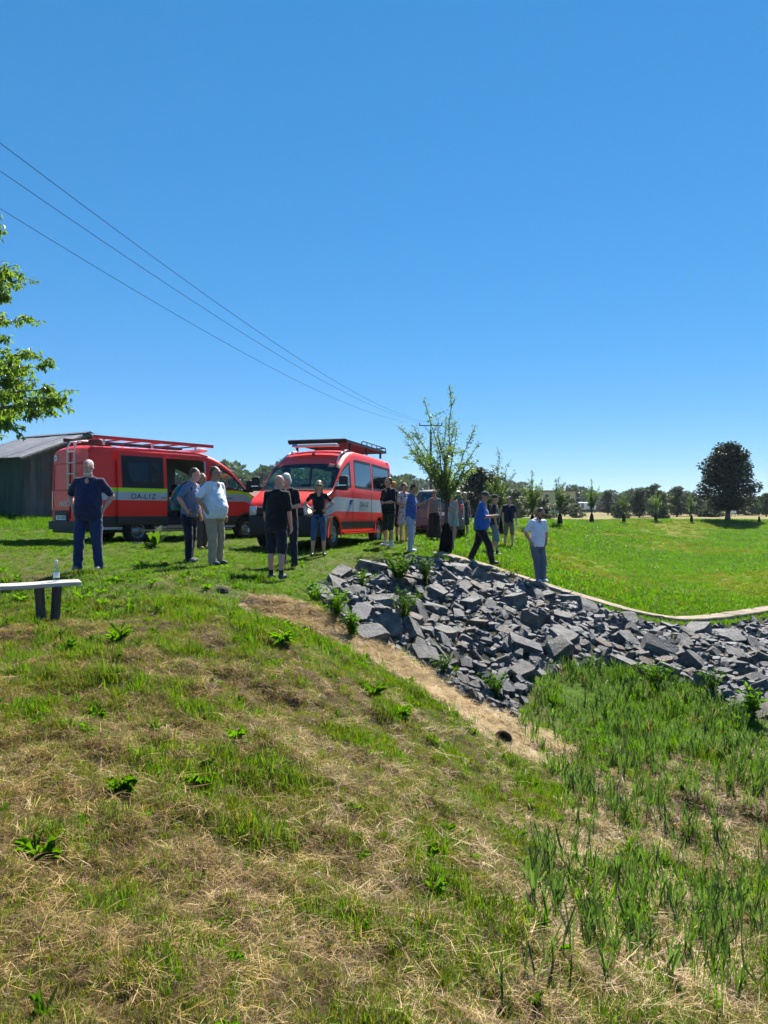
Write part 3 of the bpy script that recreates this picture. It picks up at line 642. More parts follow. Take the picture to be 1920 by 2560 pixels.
tb=[whip_tree('young_fruit_tree',3.5,11,21,.62,leaf=.08,dens=32),whip_tree('young_fruit_tree',3.5,13,34,.8,leaf=.08,dens=46),whip_tree('young_fruit_tree',3.2,10,47,.7,leaf=.09,dens=44)]
for t in tb: add_guard(t,.8,.28,1.35,stake=False)
row=[(4.85,30,1.05,0,'slender young fruit tree with sparse upright whips behind the person in a cap'),(8.75,42,.98,1,'young fruit tree directly behind the person in the white T-shirt'),(12.35,50,1.10,2,'young fruit tree just right of the yellow house'),
 (17.5,60,1.08,1,'young fruit tree standing in front of the white caravan'),(22.9,68,.92,2,'young fruit tree right beside the blue and red bus'),(27.1,71,.92,1,'young fruit tree in front of the dense tree clump, left of two'),(31.1,72,.88,2,'young fruit tree between the tree clump and the big round linden'),(38.2,72.5,.78,0,'small young fruit tree at the right edge, right of the big linden')]
used=set()
for x,y,sc,k,lab in row:
    o=tb[k] if k not in used else copy_tree(tb[k]); used.add(k)
    o.location=(x,y,Hs(x,y)); o.scale=(sc,)*3; o.rotation_euler=(0,0,random.uniform(0,6.28)); tag(o,lab,'tree','young fruit trees along the basin rim')

def crown_tree(name,h,cw,cb,seed,leafm,nl=5200,leaf=.32,lobes=26,shape='round',trunk_r=.16,droop=.2,lob=(.20,.24)):
    """full tree: trunk, limbs, crown of leaf clumps filling lobes with gaps between"""
    r=np.random.default_rng(seed); root=empty(name); ch=h-cb; tr=MB()
    tr.tube([(0,0,-.2),(.03,.02,cb*.6),(0,0,cb+ch*.45),(0,.05,cb+ch*.8)],[trunk_r*1.35,trunk_r,trunk_r*.55,trunk_r*.15],9)
    parts=[]; L=[]
    for i in range(lobes):
        zf=(i+.5)/lobes; a=i*2.399+r.normal(0,.3)
        if shape=='round': env=math.sin(math.pi*min(1,(.10+.86*zf)))**.6*(1.08-.42*zf)
        elif shape=='tall': env=(1-zf)**.6*.95+.1
        else: env=math.sin(math.pi*(.15+.8*zf))**.7
        rad=cw*.5*env*(.35+.5*r.random()) if i%4 else cw*.5*env*.1
        c=np.array([math.cos(a)*rad,math.sin(a)*rad,cb+ch*zf]); s=cw*.5*(lob[0]+lob[1]*r.random())*(1.1-.35*zf); L.append((c,s))
        tr.tube([(0,0,cb*.8+ch*zf*.45),tuple(c*np.array([.5,.5,1])+np.array([0,0,-s*.5])),tuple(c)],[trunk_r*.35,trunk_r*.2,.02],5)
    m=nl//lobes
    for c,s in L:
        v=r.normal(0,1,(m,3)); v/=np.linalg.norm(v,axis=1,keepdims=True); rad=(r.random(m)**.45)[:,None]*s; C=c+v*rad*np.array([1,1,.72])
        C[:,2]=np.maximum(C[:,2],cb*.86)
        D=v*np.array([1,1,.4])+r.normal(0,.5,(m,3))+np.array([0,0,-droop]); N=v*.5+r.normal(0,.5,(m,3))+np.array([0,0,.9]); parts.append(leaves(C,D,N,leaf,leaf*.75,int(r.integers(1e6))))
    V,F,A=cat_leaves(parts); tr.build('trunk',bark,root,smooth=True); link('crown',npmesh('crown',V,F,attr=A),leafm,root); return root
lin=crown_tree('linden_tree',7.9,6.6,1.55,5,lf_linden,14000,.26,40,'round',.24,lob=(.26,.17)); lin.location=(36.2,75,Hs(36.2,75)-.05)
tag(lin,'big dark round-crowned tree standing alone on the far rim at right','tree')
# clump of trees behind the rim and around the house
protos=[crown_tree('broad_tree',9,6.5,1.0,61,lf_mid,4200,.42,22,'round',.2),crown_tree('broad_tree',10,6,1.4,62,lf_mid,4200,.42,24,'oval',.2),crown_tree('broad_tree',8,7,.6,63,lf_olive,3800,.42,20,'oval',.2)]
clump=[ # px, distance, top py, width scale, proto, label
 (1195,70,1172,1.0,0,'tall dark round tree rising right behind the large young fruit tree'),
 (1236,78,1190,.8,1,'dark tree half hidden behind the slender young fruit tree'),
 (1285,105,1222,1.2,2,'low broad tree between the slender fruit tree and the yellow house'),
 (1320,120,1225,1.1,1,'dark tree just left of the yellow house'),
 (1358,92,1243,1.25,2,'low green bush-like tree in front of the yellow house'),
 (1412,130,1236,1.1,1,'tree just right of the yellow house'),
 (1440,110,1258,1.0,2,'small bushy tree left of the white caravan'),
 (1520,150,1228,.8,1,'slim dark tree behind the white caravan'),
 (1598,112,1224,.9,0,'leftmost dark tree of the dense clump in the middle of the field'),
 (1632,118,1212,.95,1,'highest tree of the dense clump in the middle of the field'),
 (1652,104,1228,.8,2,'lighter green tree at the front of the dense clump'),
 (1692,122,1218,.95,0,'tall tree at the right side of the dense clump'),
 (1725,128,1232,1.0,1,'tree between the dense clump and the round linden'),
 (1752,138,1240,1.0,2,'low tree left of the round linden'),
 (1846,140,1236,1.2,0,'tree seen just behind the round linden'),
 (1880,135,1250,1.2,2,'low tree right of the round linden'),
 (1916,120,1232,1.0,1,'dark tree cut by the right edge of the picture')]
used=set()
for px,Y,top,ws,k,lab in clump:
    x=(px-960)/FPX*Y; z0=Hs(x,Y); hh=CAM_Z+(1280-top)/FPX*Y-z0; base=[9,10,8][k]; s=hh/base
    o=protos[k] if k not in used else copy_tree(protos[k]); used.add(k)
    o.location=(x,Y,z0-.1); o.scale=(s*ws*1.55,s*ws*1.55,s); o.rotation_euler=(0,0,random.uniform(0,6.28)); tag(o,lab,'tree','trees beyond the basin')
# low bushes in the field
bush=crown_tree('field_bush',1.6,3.2,.05,71,lf_mid,900,.3,9,'oval',.05)
for i,(px,py,Y,lab) in enumerate([(1765,1291,118,'low dark bush in the pale field left of the linden trunk'),(1790,1291,116,'small bush in the pale field, right one of the pair by the linden'),(1655,1290,96,'dark bush at the foot of the dense clump'),(1552,1284,105,'low bush in front of the blue and red bus')]):
    o=bush if i==0 else copy_tree(bush); x=(px-960)/FPX*Y; o.location=(x,Y,Hs(x,Y)); o.scale=(1,1,.8+.2*i); o.rotation_euler=(0,0,i*1.3); tag(o,lab,'bush','bushes in the far field')
# far woods
def far_tree(seed,con):
    r=np.random.default_rng(seed); parts=[]; m=260
    if con:
        t=r.random(m); a=r.random(m)*6.28; rad=(1-t)*1.9+.15; C=np.stack([np.cos(a)*rad,np.sin(a)*rad,1+t*12],1); D=np.stack([np.cos(a),np.sin(a),-.4+0*a],1)
        return leaves(C,D,np.tile([0,0,1.],(m,1)),1.5,1.2,seed)
    for i in range(9):
        c=np.array([r.normal(0,1.9),r.normal(0,1.9),3.5+r.random()*5.5]); v=r.normal(0,1,(55,3)); v/=np.linalg.norm(v,axis=1,keepdims=True); parts.append(leaves(c+v*1.9,v+r.normal(0,.4,v.shape),v+np.array([0,0,.8]),1.4,1.2,seed+i))
    return cat_leaves(parts)
ms=[];mt=[]
for i in range(3): V,F,A=far_tree(300+i,False); ms.append(npmesh('far_tree',V,F,attr=A)); mt.append(lf_mid)
for i in range(2): V,F,A=far_tree(310+i,True); ms.append(npmesh('far_tree',V,F,attr=A)); mt.append(lf_con)
proto_col('wood_protos',ms,mt)
def wood(name,spec,label):
    Pn=[];vi=[];sc=[]
    for (p0,p1,Y0,Y1,top,n,con) in spec:
        for k in range(n):
            Y=rng.uniform(Y0,Y1); px=rng.uniform(p0,p1); x=(px-960)/FPX*Y; tt=top(px)+rng.normal(0,3); ht=CAM_Z+(1280-tt)/FPX*Y; back=(Y-Y0)/(Y1-Y0+1e-6)
            c=rng.random()<con; s=ht/(13 if c else 9.3)*rng.uniform(.72,1.04)*(1 if back<.5 else .9); Pn.append((x,Y,Hs(x,Y)-.5)); vi.append(rng.integers(3,5) if c else rng.integers(0,3)); sc.append(s)
    n=len(Pn); scatter(name,'wood_protos',Pn,np.stack([np.zeros(n),np.zeros(n),rng.random(n)*6.28],1),sc,vi,label,'woods')
wood('far_woods',[(-300,1010,260,380,lambda p:1186+8*math.sin(p/45)+.035*max(0,p-600),420,.12),(940,1300,480,640,lambda p:1214+.03*abs(p-1000),300,.5),
  (1240,1620,300,420,lambda p:1236+6*math.sin(p/30),330,.65),(1600,2350,330,460,lambda p:1252+5*math.sin(p/40),420,.35)],'dark woods along the horizon')
# cherry tree at the left edge, mostly out of the picture
def cherry():
    r=np.random.default_rng(8); root=empty('cherry_tree'); tr=MB(); parts=[]; T0=Vector((-10.1,14.2,0)); z0=Hs(-10.1,14.2)
    tr.tube([(0,0,-.2),(.05,0,1.2),(.1,.05,2.6),(.0,.1,6.5)],[.2,.16,.13,.05],10)
    tips=[(196,1000,2.6),(160,972,2.7),(205,1006,2.9),(130,1040,2.4),(165,1030,2.4),(70,1065,2.2),(20,1090,2.1),(140,915,3.2),(108,885,3.6),(60,905,3.4),(70,800,4.2),(62,700,5.0),(66,688,5.1),(30,740,4.6),(30,850,3.8),(4,590,6.1),(100,960,2.9),(50,960,3.0),(90,1000,2.7),(20,1000,2.5),(120,950,2.9),(45,1030,2.3),(25,930,3.2),(150,1000,2.6),(180,1015,2.6),(110,930,3.1),(30,1060,2.2),(10,800,4.3),(12,690,5.2),(-90,680,6.2),(-60,780,4.8),(-80,900,3.6),(-100,1000,2.8),(-40,1040,2.4)]
    for i,(px,py,_) in enumerate(tips):
        Y=14.2+r.normal(0,.7); e=at(px*.86-2,py,Y)-Vector((T0.x,T0.y,z0)); zs=max(1.6,e.z*.72-.2+r.normal(0,.15)); st=Vector((.08,.05,zs))
        mid=st.lerp(e,.5)+Vector((0,0,.38)); q=st.lerp(e,.8)+Vector((0,0,.22)); pts=[st,mid,q,e]; tr.tube(pts,[.04,.025,.012,.005],6)
        pn=np.array([tuple(p) for p in pts]); 
        def run(pn,m,lo=.3):
            s_=lo+(1-lo)*r.random(m); kk=s_*(len(pn)-1); i0=np.clip(kk.astype(int),0,len(pn)-2); f=(kk-i0)[:,None]; C=pn[i0]*(1-f)+pn[i0+1]*f+r.normal(0,.03,(m,3))
            D=r.normal(0,.55,C.shape)+np.array([.25,0,-1.0]); N=r.normal(0,.8,C.shape)+np.array([.3,-.5,.5]); parts.append(leaves(C,D,N,.105,.05,int(r.integers(1e6))))
        run(pn,64,.40)
        for s in range(7):
            k=.35+.6*r.random(); kk=k*3; i0=min(int(kk),2); b0=pn[i0]*(1-kk+i0)+pn[i0+1]*(kk-i0); d=np.array(e-st); d/=np.linalg.norm(d); d=d+r.normal(0,.45,3)*np.array([1,1,.7]); l2=.18+.3*r.random(); en=b0+d*l2; en[2]-=.06; m2=b0+d*l2*.5+np.array([0,0,.05])
            tr.tube([b0,m2,en],[.01,.007,.003],4); run(np.array([b0,m2,en]),26,.05)
    tr.build('trunk',bark,root,smooth=True); V,F,A=cat_leaves(parts); link('crown',npmesh('crown',V,F,attr=A),lf_cherry,root); root.location=(T0.x,T0.y,z0)
    tag(root,'cherry tree whose drooping leafy branches reach in at the left edge','tree')
cherry()

# ------------------------------------------------------------------ power line
pole_m=P('pole_wood',(.075,.05,.035),.85,(.13,.09,.065),6,.4,25,stretch=(1,1,.1)); steel=P('galvanised_steel',(.16,.16,.17),.5,(.24,.24,.25),8,metal=.6); wire_m=P('wire_dark',(.02,.025,.03),.9,spec=.05); porc=P('insulator_brown',(.06,.035,.03),.25)
PX,PY=4.6,70.; pz=Hs(PX,PY); pole=empty('power_pole',(PX,PY,pz)); MB().tube([(0,0,-.3),(0,0,9.0-pz)],[.15,.11],12).build('mast',pole_m,pole)
cz=9.45-pz; MB().box((0,0,cz),(2.3,.1,.1)).build('crossarm',steel,pole)
MB().tube([(-.05,0,cz-.85),(-.62,0,cz-.05)],.03,6).tube([(.05,0,cz-.85),(.62,0,cz-.05)],.03,6).tube([(0,0,8.9-pz),(0,0,cz+.05)],.05,8).build('brace',steel,pole)
for xx in (-1.08,0,1.08): MB().lathe([(.03,cz+.05),(.06,cz+.1),(.045,cz+.14),(.06,cz+.18),(.04,cz+.24),(.02,cz+.28)],10,Matrix.Translation((xx,0,0))).build('insulator',porc,pole,smooth=True)
tag(pole,'wooden power pole with steel crossarm behind the large young fruit tree','power pole')
for i,(x0,lab) in enumerate(((3.52,'lowest of the three overhead wires at the left edge'),(4.6,'middle one of the three overhead wires'),(5.68,'uppermost of the three overhead wires at the left edge'))):
    pts=[]
    for k in range(41):
        Y=70-88*k/40.; pts.append((x0+.2204*(Y-70)+(.0),Y,[7.32,7.42,7.12][i]+(9.72-[7.32,7.42,7.12][i])*((Y-30)/40.)**2))
    o=MB().tube(pts,.0065,6).build('overhead_wire',wire_m); tag(o,lab,'wire','overhead wires')
# second thin line far behind
for i,(a,b3,lab) in enumerate([((940,1203,150),(1085,1203,150),'thin distant wire just right of the middle van'),]):
    p=at(*a); q=at(*b3); pts=[p.lerp(q,t/12)+Vector((0,0,-.5*(1-(2*t/12-1)**2))) for t in range(13)]; o=MB().tube(pts,.03,5).build('distant_wire',wire_m); tag(o,lab,'wire')
# ------------------------------------------------------------------ fire vans
red=P('fire_red_paint',(1.0,.030,.014),.4,coat=.2,spec=.3); silver=P('silver_stripe',(.50,.51,.55),.45,spec=.5); lime=P('lime_reflective',(.60,.85,.02),.5); blackp=P('black_plastic',(.012,.012,.014),.55); darkg=P('dark_grey_cladding',(.03,.032,.038),.5)
chrome=P('chrome_trim',(.55,.56,.58),.2,metal=1); tyre_m=P('tyre_rubber',(.012,.012,.012),.85,(.025,.024,.022),20,.3,40); rim_m=P('steel_rim',(.28,.28,.30),.35,metal=.7); white_p=P('white_paint',(.75,.76,.78),.4); grey_in=P('interior_grey',(.16,.16,.165),.8); dark_in=P('interior_dark',(.018,.018,.02),.8); seat_m=P('seat_cloth',(.02,.02,.022),.9)
ink=P('black_lettering',(.01,.01,.012),.6); alum=P('aluminium',(.48,.49,.50),.35,metal=.8)
glass=GLASS('window_glass',(.66,.90,.90),.06,.45); glass_s=GLASS('side_glass',(.55,.80,.82),.16,.9); glass_t=GLASS('tinted_glass',(.16,.10,.11),.05,.5); lens=P('lamp_lens',(.55,.57,.6),.12,coat=1); lamp_red=P('tail_lamp_red',(.45,.01,.01),.2,coat=1); lamp_on=EMIT('headlamp_on',(1,.62,.28),3.2); plate_m=P('plate_white',(.8,.8,.8),.5); plate_b=P('plate_blue',(.02,.10,.55),.5); blue_lens=P('blue_beacon',(.03,.12,.6),.2,coat=1)
ZT=[(0,2.50),(.12,2.57),(2,2.61),(3.3,2.61),(3.7,2.54),(4.05,2.39),(4.42,2.15),(5.10,1.46),(5.2,1.41),(5.6,1.27),(5.8,1.16),(5.92,1.05),(5.99,.92)]
WX=[(0,.97),(.12,1.0),(4.6,1.0),(5.1,.985),(5.5,.955),(5.8,.89),(5.92,.81),(5.99,.66)]
zt=lambda x: np.interp(x,*zip(*ZT)); wx=lambda x: np.interp(x,*zip(*WX))
BELT=1.48; SILL=.40
ZB=[.40,.46,.52,.58,.66,.74,.82,.92,1.04,1.16,1.28,1.38,1.48]
FB=[.07,.14,.35,.6,.80,.88,1.0]; NT=6
def section(x):
    """half section, sill to roof centre: list of (y,z)"""
    t=zt(x); w=wx(x); cd=np.interp(x,[0,3.7,4.42,5.1,5.99],[.17,.17,.12,.05,.05]); zc=t-cd; be=min(BELT,zc-.03); P_=[]
    for z in ZB:
        zz=SILL+(z-SILL)*(be-SILL)/(BELT-SILL); P_.append((w*(.965+.035*min(1,(zz-SILL)/.25)),zz))
    for f in FB:
        zz=be+(zc-be)*f; P_.append((w*(1-.075*max(0,(zz-1.4)/1.0)**1.3),zz))
    y0=P_[-1][0]; rc=np.interp(x,[0,3.7,4.42,5.1,5.99],[.26,.26,.14,.10,.12])
    for k in range(1,NT+1):
        if k<=3:
            a=k/3*math.pi/2; P_.append((y0-rc*(1-math.cos(a)),zc+(cd-.03)*math.sin(a)))
        else:
            u=(k-3)/3.; P_.append(((y0-rc)*(1-u),t-.03+.03*(1-(1-u)**2)))
    return P_
NS=len(ZB)+len(FB); NP=NS+NT
RZ=lambda j: None
def wheel(root,x,y,side,r=.355):
    M=Matrix.Translation((x,y,r))@Matrix.Rotation(-side*math.pi/2,4,'X')
    t=MB(); t.lathe([(.21,-.11),(.30,-.115),(.345,-.10),(r,-.06),(r,.06),(.345,.10),(.30,.115),(.21,.11),(.2,.09)],28,M,cap=False)
    w=t.build('wheel',tyre_m,root,smooth=True)
    q=MB(); q.lathe([(.21,.085),(.205,.105),(.19,.10),(.175,.06),(.13,.055),(.12,.085),(.08,.10),(.06,.115),(.0,.118)],28,M,cap=False)
    q.build('rim',rim_m,w,smooth=True)
    h=MB()
    for k in range(10):
        a=2*math.pi*k/10; h.lathe([(.0,.066),(.019,.066)],8,M@Matrix.Translation((.152*math.cos(a),.152*math.sin(a),0)),cap=False)
    h.build('vent_hole',blackp,w)
    return w
def text(body,size,parent,loc,rot,mat,ext=.001,name='lettering',ax='CENTER',sx=1):
    c=bpy.data.curves.new(name,'FONT'); c.body=body; c.size=size; c.extrude=ext; c.align_x=ax; c.align_y='CENTER'
    o=bpy.data.objects.new(name,c); COL.objects.link(o); o.parent=parent; o.location=loc; o.rotation_euler=rot; o.data.materials.append(mat); o.scale=(sx,1,1); TEXTS.append(o); return o
TEXTS=[]
def van(label,loc,rz,lime_on,win_l,win_r,open_r,roofdark=False):
    root=empty('fire_van',loc,rz); tag(root,label,'van','red fire service vans')
    keys=[0,.06,.12,.2]+sum([list(w) for w in (win_l+win_r)],[])+[2.2,3.5,4.42,4.5,5.03,5.10,5.2,5.92,5.96,5.99]
    xs=sorted(keys+[k for k in np.arange(.28,5.95,.085)]); X=[xs[0]]
    for v in xs[1:]:
        if v-X[-1]>.035 or v in keys:
            if v-X[-1]<1e-6: continue
            if v-X[-1]<.035 and X[-1] not in keys: X[-1]=v
            elif v-X[-1]<.035: continue
            else: X.append(v)
    X[-1]=5.99
    secs=[section(x) for x in X]; WHL=[1.35,4.99]; WR=.435
    V=[];idx={}
    for i,x in enumerate(X):
        for sd in (1,-1):
            for j in range(NP):
                if sd==-1 and j==NP-1: idx[i,sd,j]=idx[i,1,j]; continue
                y,z=secs[i][j]; xx=x
                for wxx in WHL:
                    d=math.hypot(x-wxx,z-.36)
                    if d<WR+.05 and d>WR-.07 and z<.95 and j<8:
                        k=WR/d; xx=wxx+(x-wxx)*k; z=.36+(z-.36)*k
                idx[i,sd,j]=len(V); V.append((xx,y*sd,z))
    F=[];MI=[]; wins={}
    mats=[red,silver,lime,darkg,blackp]
    def kind(xm,zm,j,sd,secz):
        for wxx in WHL:
            if math.hypot(xm-wxx,zm-.36)<WR-.015 and j<8: return None
        if j<NS-1:
            ww=win_l if sd==1 else win_r
            if len(ZB)<=j<=len(ZB)+4:
                for q,(a,b_) in enumerate(ww):
                    if a<xm<b_:
                        if j in (len(ZB),len(ZB)+4) or xm-a<.05 or b_-xm<.05: return 4
                        return ('w',sd,q)
            if open_r and sd==-1 and 2.2<xm<3.5 and .52<zm and j<NS-2: return None
            if 5.0<xm and j<4: return 4
            zr=ZB[min(j,len(ZB)-1)]
            if j<len(ZB)-1:
                if lime_on:
                    if 1.38<=zr<1.48: return 2 if xm<5.75 else 0
                    if 1.16<=zr<1.38: return 1 if xm<5.75 else 0
                    if .46<=zr<.74: return 3
                    if zr<.46: return 1
                else:
                    if .92<=zr<1.28: return 1 if xm<5.45 else 0
                    if .46<=zr<.66: return 3
                    if zr<.46: return 0
            return 0
        # top
        if 4.5<xm<5.03 and j>=NS: return ('w',0,0)
        if 4.42<xm<5.10 and j>=NS: return 4
        return 0
    for i in range(len(X)-1):
        for sd in (1,-1):
            for j in range(NP-1):
                a,b_,c,d=idx[i,sd,j],idx[i+1,sd,j],idx[i+1,sd,j+1],idx[i,sd,j+1]
                xm=(X[i]+X[i+1])/2; zm=(V[a][2]+V[c][2]+V[b_][2]+V[d][2])/4
                f=(a,b_,c,d) if sd==1 else (d,c,b_,a)
                k=kind(xm,zm,j,sd,0)
                if k is None: continue
                if isinstance(k,tuple): wins.setdefault(k,[]).append(f)
                else: F.append(f); MI.append(k)
    # rear and nose caps
    for i in (0,len(X)-1):
        ring=[idx[i,1,j] for j in range(NP)]+[idx[i,-1,j] for j in range(NP-2,-1,-1)]
        F.append(tuple(ring if i else ring[::-1])); MI.append(0 if i==0 else 4)
    mb=MB(); mb.v=V; mb.f=F; mb.m=MI
    body=mb.build('body',mats,root,smooth=True)
    for _ in range(5): body.data.materials.append(grey_in)
    sl_=body.modifiers.new('skin','SOLIDIFY'); sl_.thickness=.035; sl_.offset=-1; sl_.material_offset=5; sl_.material_offset_rim=0
    md=body.modifiers.new('edges','EDGE_SPLIT'); md.split_angle=math.radians(38)
    for (k,sd,q),fs in wins.items():
        w=MB(); vi_=sorted({v for f in fs for v in f}); mp={v:n_ for n_,v in enumerate(vi_)}
        w.v=[(V[v][0],V[v][1]*.994,V[v][2]-(.004 if sd==0 else 0)) for v in vi_]; w.f=[tuple(mp[v] for v in f) for f in fs]; w.m=[0]*len(fs)
        w.build('windscreen' if sd==0 else 'window',glass if sd==0 else glass_s,root,smooth=True)
    # floor, inner lining, dashboard, seats
    MB().box((2.9,0,.47),(4.9,1.84,.05)).build('floor',dark_in,root)
    MB().box((4.98,0,1.2),(.5,1.7,.42),taper=(.6,1)).build('dashboard',dark_in,root)
    for (sx,sy) in [(3.75,.48),(3.75,-.48),(2.75,.55),(2.75,-.1),(1.75,.55),(1.75,0),(1.75,-.5)]:
        s_=MB(); s_.box((sx,sy,.78),(.5,.46,.16)); s_.box((sx-.24,sy,1.14),(.14,.46,.66),rot=(0,-.16,0)); so=s_.build('seat',seat_m,root,bevel=.04)
        MB().box((sx-.31,sy,1.58),(.1,.28,.2),rot=(0,-.1,0)).build('headrest',seat_m,so,bevel=.05)
    st=MB(); 
    st.lathe([(.165,0),(.185,.012),(.185,-.012),(.165,0)],20,Matrix.Translation((4.6,.46,1.24))@Matrix.Rotation(math.radians(-62),4,'Y'),cap=False); st.build('steering_wheel',blackp,root)
    # nose: bumper, grille, head lamps
    xf=lambda y,o: float(np.interp(-abs(y),[-.985,-.955,-.89,-.81,-.66,0],[5.1,5.5,5.8,5.92,5.99,6.02]))+o
    def wrap(ys,zs,off,mat,name,bulge=0.):
        Vv=[];Ff=[]
        for a,z in enumerate(zs):
            for y in ys:
                s_=1+.01*a; o=off+bulge*math.sin(math.pi*a/(len(zs)-1)); Vv.append((xf(y,o),y*1.0+(.012 if y>.8 else -.012 if y<-.8 else 0),z))
        n_=len(ys)
        for a in range(len(zs)-1):
            for k in range(n_-1): Ff.append((a*n_+k,a*n_+k+1,(a+1)*n_+k+1,(a+1)*n_+k))
        m_=MB(); m_.add(Vv,Ff); o=m_.build(name,mat,root,smooth=True); so=o.modifiers.new('t','SOLIDIFY'); so.thickness=.03; so.offset=0; return o
    wrap(np.linspace(-.99,.99,31),[.30,.36,.46,.58,.70,.80],.035,blackp,'front_bumper',.03)
    wrap(np.linspace(-.60,.60,13),[.79,.88,.97,1.0],.012,blackp,'grille'); 
    wrap(np.linspace(-.60,.60,13),[.985,1.015],.03,chrome,'grille_trim')
    wrap(np.linspace(-.58,.58,13),[.88,.895],.025,darkg,'grille_bar')
    for sd in (1,-1):
        h=wrap(sd*np.linspace(.62,.93,8),[.81,.88,.97,1.03],.01,lens,'headlight')
        m_=MB(); yy=.74*sd; m_.lathe([(.0,.03),(.055,.02),(.06,0)],16,Matrix.Translation((xf(yy,.012),yy,.92))@Matrix.Rotation(math.pi/2,4,'Y'),cap=False); m_.build('lamp_bulb',lamp_on if (not lime_on and sd==1) else lens,h,smooth=True)
        MB().box((xf(.8,.05),.8*sd,.45),(.05,.12,.09)).build('fog_lamp',lens,root,bevel=.01)
    MB().box((6.075,0,.56),(.012,.52,.12)).build('number_plate',plate_m,root); MB().box((6.083,-.235,.56),(.006,.05,.11)).build('plate_badge',plate_b,root)
    MB().box((5.16,.28,1.44),(.05,.5,.02),rot=(0,.5,.0)).build('wiper',blackp,root); MB().box((5.16,-.32,1.44),(.05,.5,.02),rot=(0,.5,0)).build('wiper',blackp,root)
    for sd in (1,-1):
        mr=MB(); mr.box((4.90,1.03*sd,1.50),(.10,.14,.10)); mr.box((4.92,1.20*sd,1.62),(.14,.24,.36),taper=(.8,.85)); mo=mr.build('wing_mirror',blackp,root,bevel=.03)
        MB().box((4.995,1.2*sd,1.56),(.012,.2,.022)).build('indicator',chrome,mo)
        if not (open_r and sd==-1) or True: MB().box((3.78 if sd else 0,1.012*sd,1.22),(.2,.03,.035)).build('door_handle',blackp,root,bevel=.01)
        MB().box((2.9,1.0*sd,.36),(3.0,.06,.04)).build('sill_trim',alum if lime_on else red,root)
        for x in (4.99,1.35): wheel(root,x,.86*sd,sd)
        # door seams
        sm=MB()
        for x in (3.66,):
            for za,zb in ((.48,1.46),):
                sm.box((x,1.0*sd,(za+zb)/2),(.012,.006,zb-za))
        sm.box((2.1,1.0*sd,.97),(.012,.006,.98)); sm.build('door_seam',blackp,root)
        arch=MB()
        for x in (4.99,1.35):
            Vv=[];Ff=[]
            for k in range(17):
                a=math.pi*k/16*1.12-.19
                for rr_,yy in ((.43,.975),(.43,1.012),(.475,1.008)): Vv.append((x+rr_*math.cos(a),yy*sd,.36+rr_*math.sin(a)))
            for k in range(16):
                for q in range(2): Ff.append((k*3+q,k*3+q+1,(k+1)*3+q+1,(k+1)*3+q))
            arch.add(Vv,Ff)
            Vv=[];Ff=[]
            for k in range(13):
                a=math.pi*k/12
                for yy in (.55,.985): Vv.append((x+.44*math.cos(a),yy*sd,.36+.44*math.sin(a)))
            for k in range(12): Ff.append((k*2,k*2+1,k*2+3,k*2+2))
            Ff.append(tuple(k*2 for k in range(13)))
            arch.add(Vv,Ff,1)
        arch.build('wheel_arch',[red if not lime_on else blackp,blackp],root,smooth=True)
    MB().box((3.0,0,.38),(4.6,1.5,.14)).build('underbody',blackp,root)
    # rear: bumper, lamps, doors
    MB().box((-.04,0,.50),(.16,1.96,.22)).box((-.02,0,.36),(.2,1.5,.1)).build('rear_bumper',blackp,root,bevel=.03)
    for sd in (1,-1): MB().box((.03,.955*sd,1.15),(.1,.09,.55)).build('tail_light',lamp_red,root,bevel=.02)
    MB().box((-.012,0,1.55),(.02,.014,1.75)).build('rear_door_seam',blackp,root)
    return root,section
# --- left van, rear right three-quarter view, sliding door open
TL=math.radians(50.3); lv_loc=(-8.12,18.44,.10)
lv,_=van('red fire van with ladder, lime stripe and side door slid open',lv_loc,TL,True,[(.55,1.95),(2.15,3.45),(3.75,4.93)],[(3.75,4.93)],True)
# sliding door panel, slid back and standing proud of the side
def slide_panel():
    xs=list(np.linspace(2.12,3.56,15)); V=[];F=[];MI=[];wf=[]
    dx=-1.40; keepj=[j for j in range(2,NS)]
    for x in xs:
        s_=section(2.8)
        for j in keepj: V.append((x+dx,-(s_[j][0]+.085),s_[j][1]))
    m_=len(keepj)
    for i in range(len(xs)-1):
        for k in range(m_-1):
            j=keepj[k]; f=(i*m_+k,i*m_+k+1,(i+1)*m_+k+1,(i+1)*m_+k); mat=0; zr=ZB[min(j,len(ZB)-1)]
            if j<len(ZB)-1:
                mat=2 if zr>=1.38 else 1 if zr>=1.16 else 3 if zr<.74 else 0
            elif len(ZB)-1<=j<=len(ZB)+4 and 0<i<len(xs)-2: mat=4
            F.append(f); MI.append(mat)
    mb=MB(); mb.v=V;mb.f=F;mb.m=MI; o=mb.build('sliding_door',[red,silver,lime,darkg,blackp],lv); so=o.modifiers.new('t','SOLIDIFY'); so.thickness=.05; so.offset=-1
    return o
sdoor=slide_panel()
yb=lambda z: -(float(np.interp(z,[p[1] for p in section(2.8)[:NS]],[p[0] for p in section(2.8)[:NS]]))+.092)
def pane(x0,x1,z0,z1,mat,name,cut=False):
    n_=8; V=[]; pts=[(x0+.09,z1),(x1-.03,z1),(x1,z1-.03),(x1,z0+.03),(x1-.03,z0),(x0+.16,z0),(x0+.06,z0+.08),(x0+.03,z1-.05)] if cut else [(x0+.03,z1),(x1-.05,z1),(x1,z1-.05),(x1,z0+.03),(x1-.03,z0),(x0+.03,z0),(x0,z0+.03),(x0,z1-.03)]
    m_=MB(); m_.add([(x,yb(z),z) for x,z in pts],[tuple(range(8))]); o=m_.build(name,mat,sdoor); so=o.modifiers.new('t','SOLIDIFY'); so.thickness=.008; return o
pane(.98,1.60,1.63,2.16,glass_t,'window_pane',True); pane(1.66,1.98,1.66,2.14,glass_t,'window_pane')
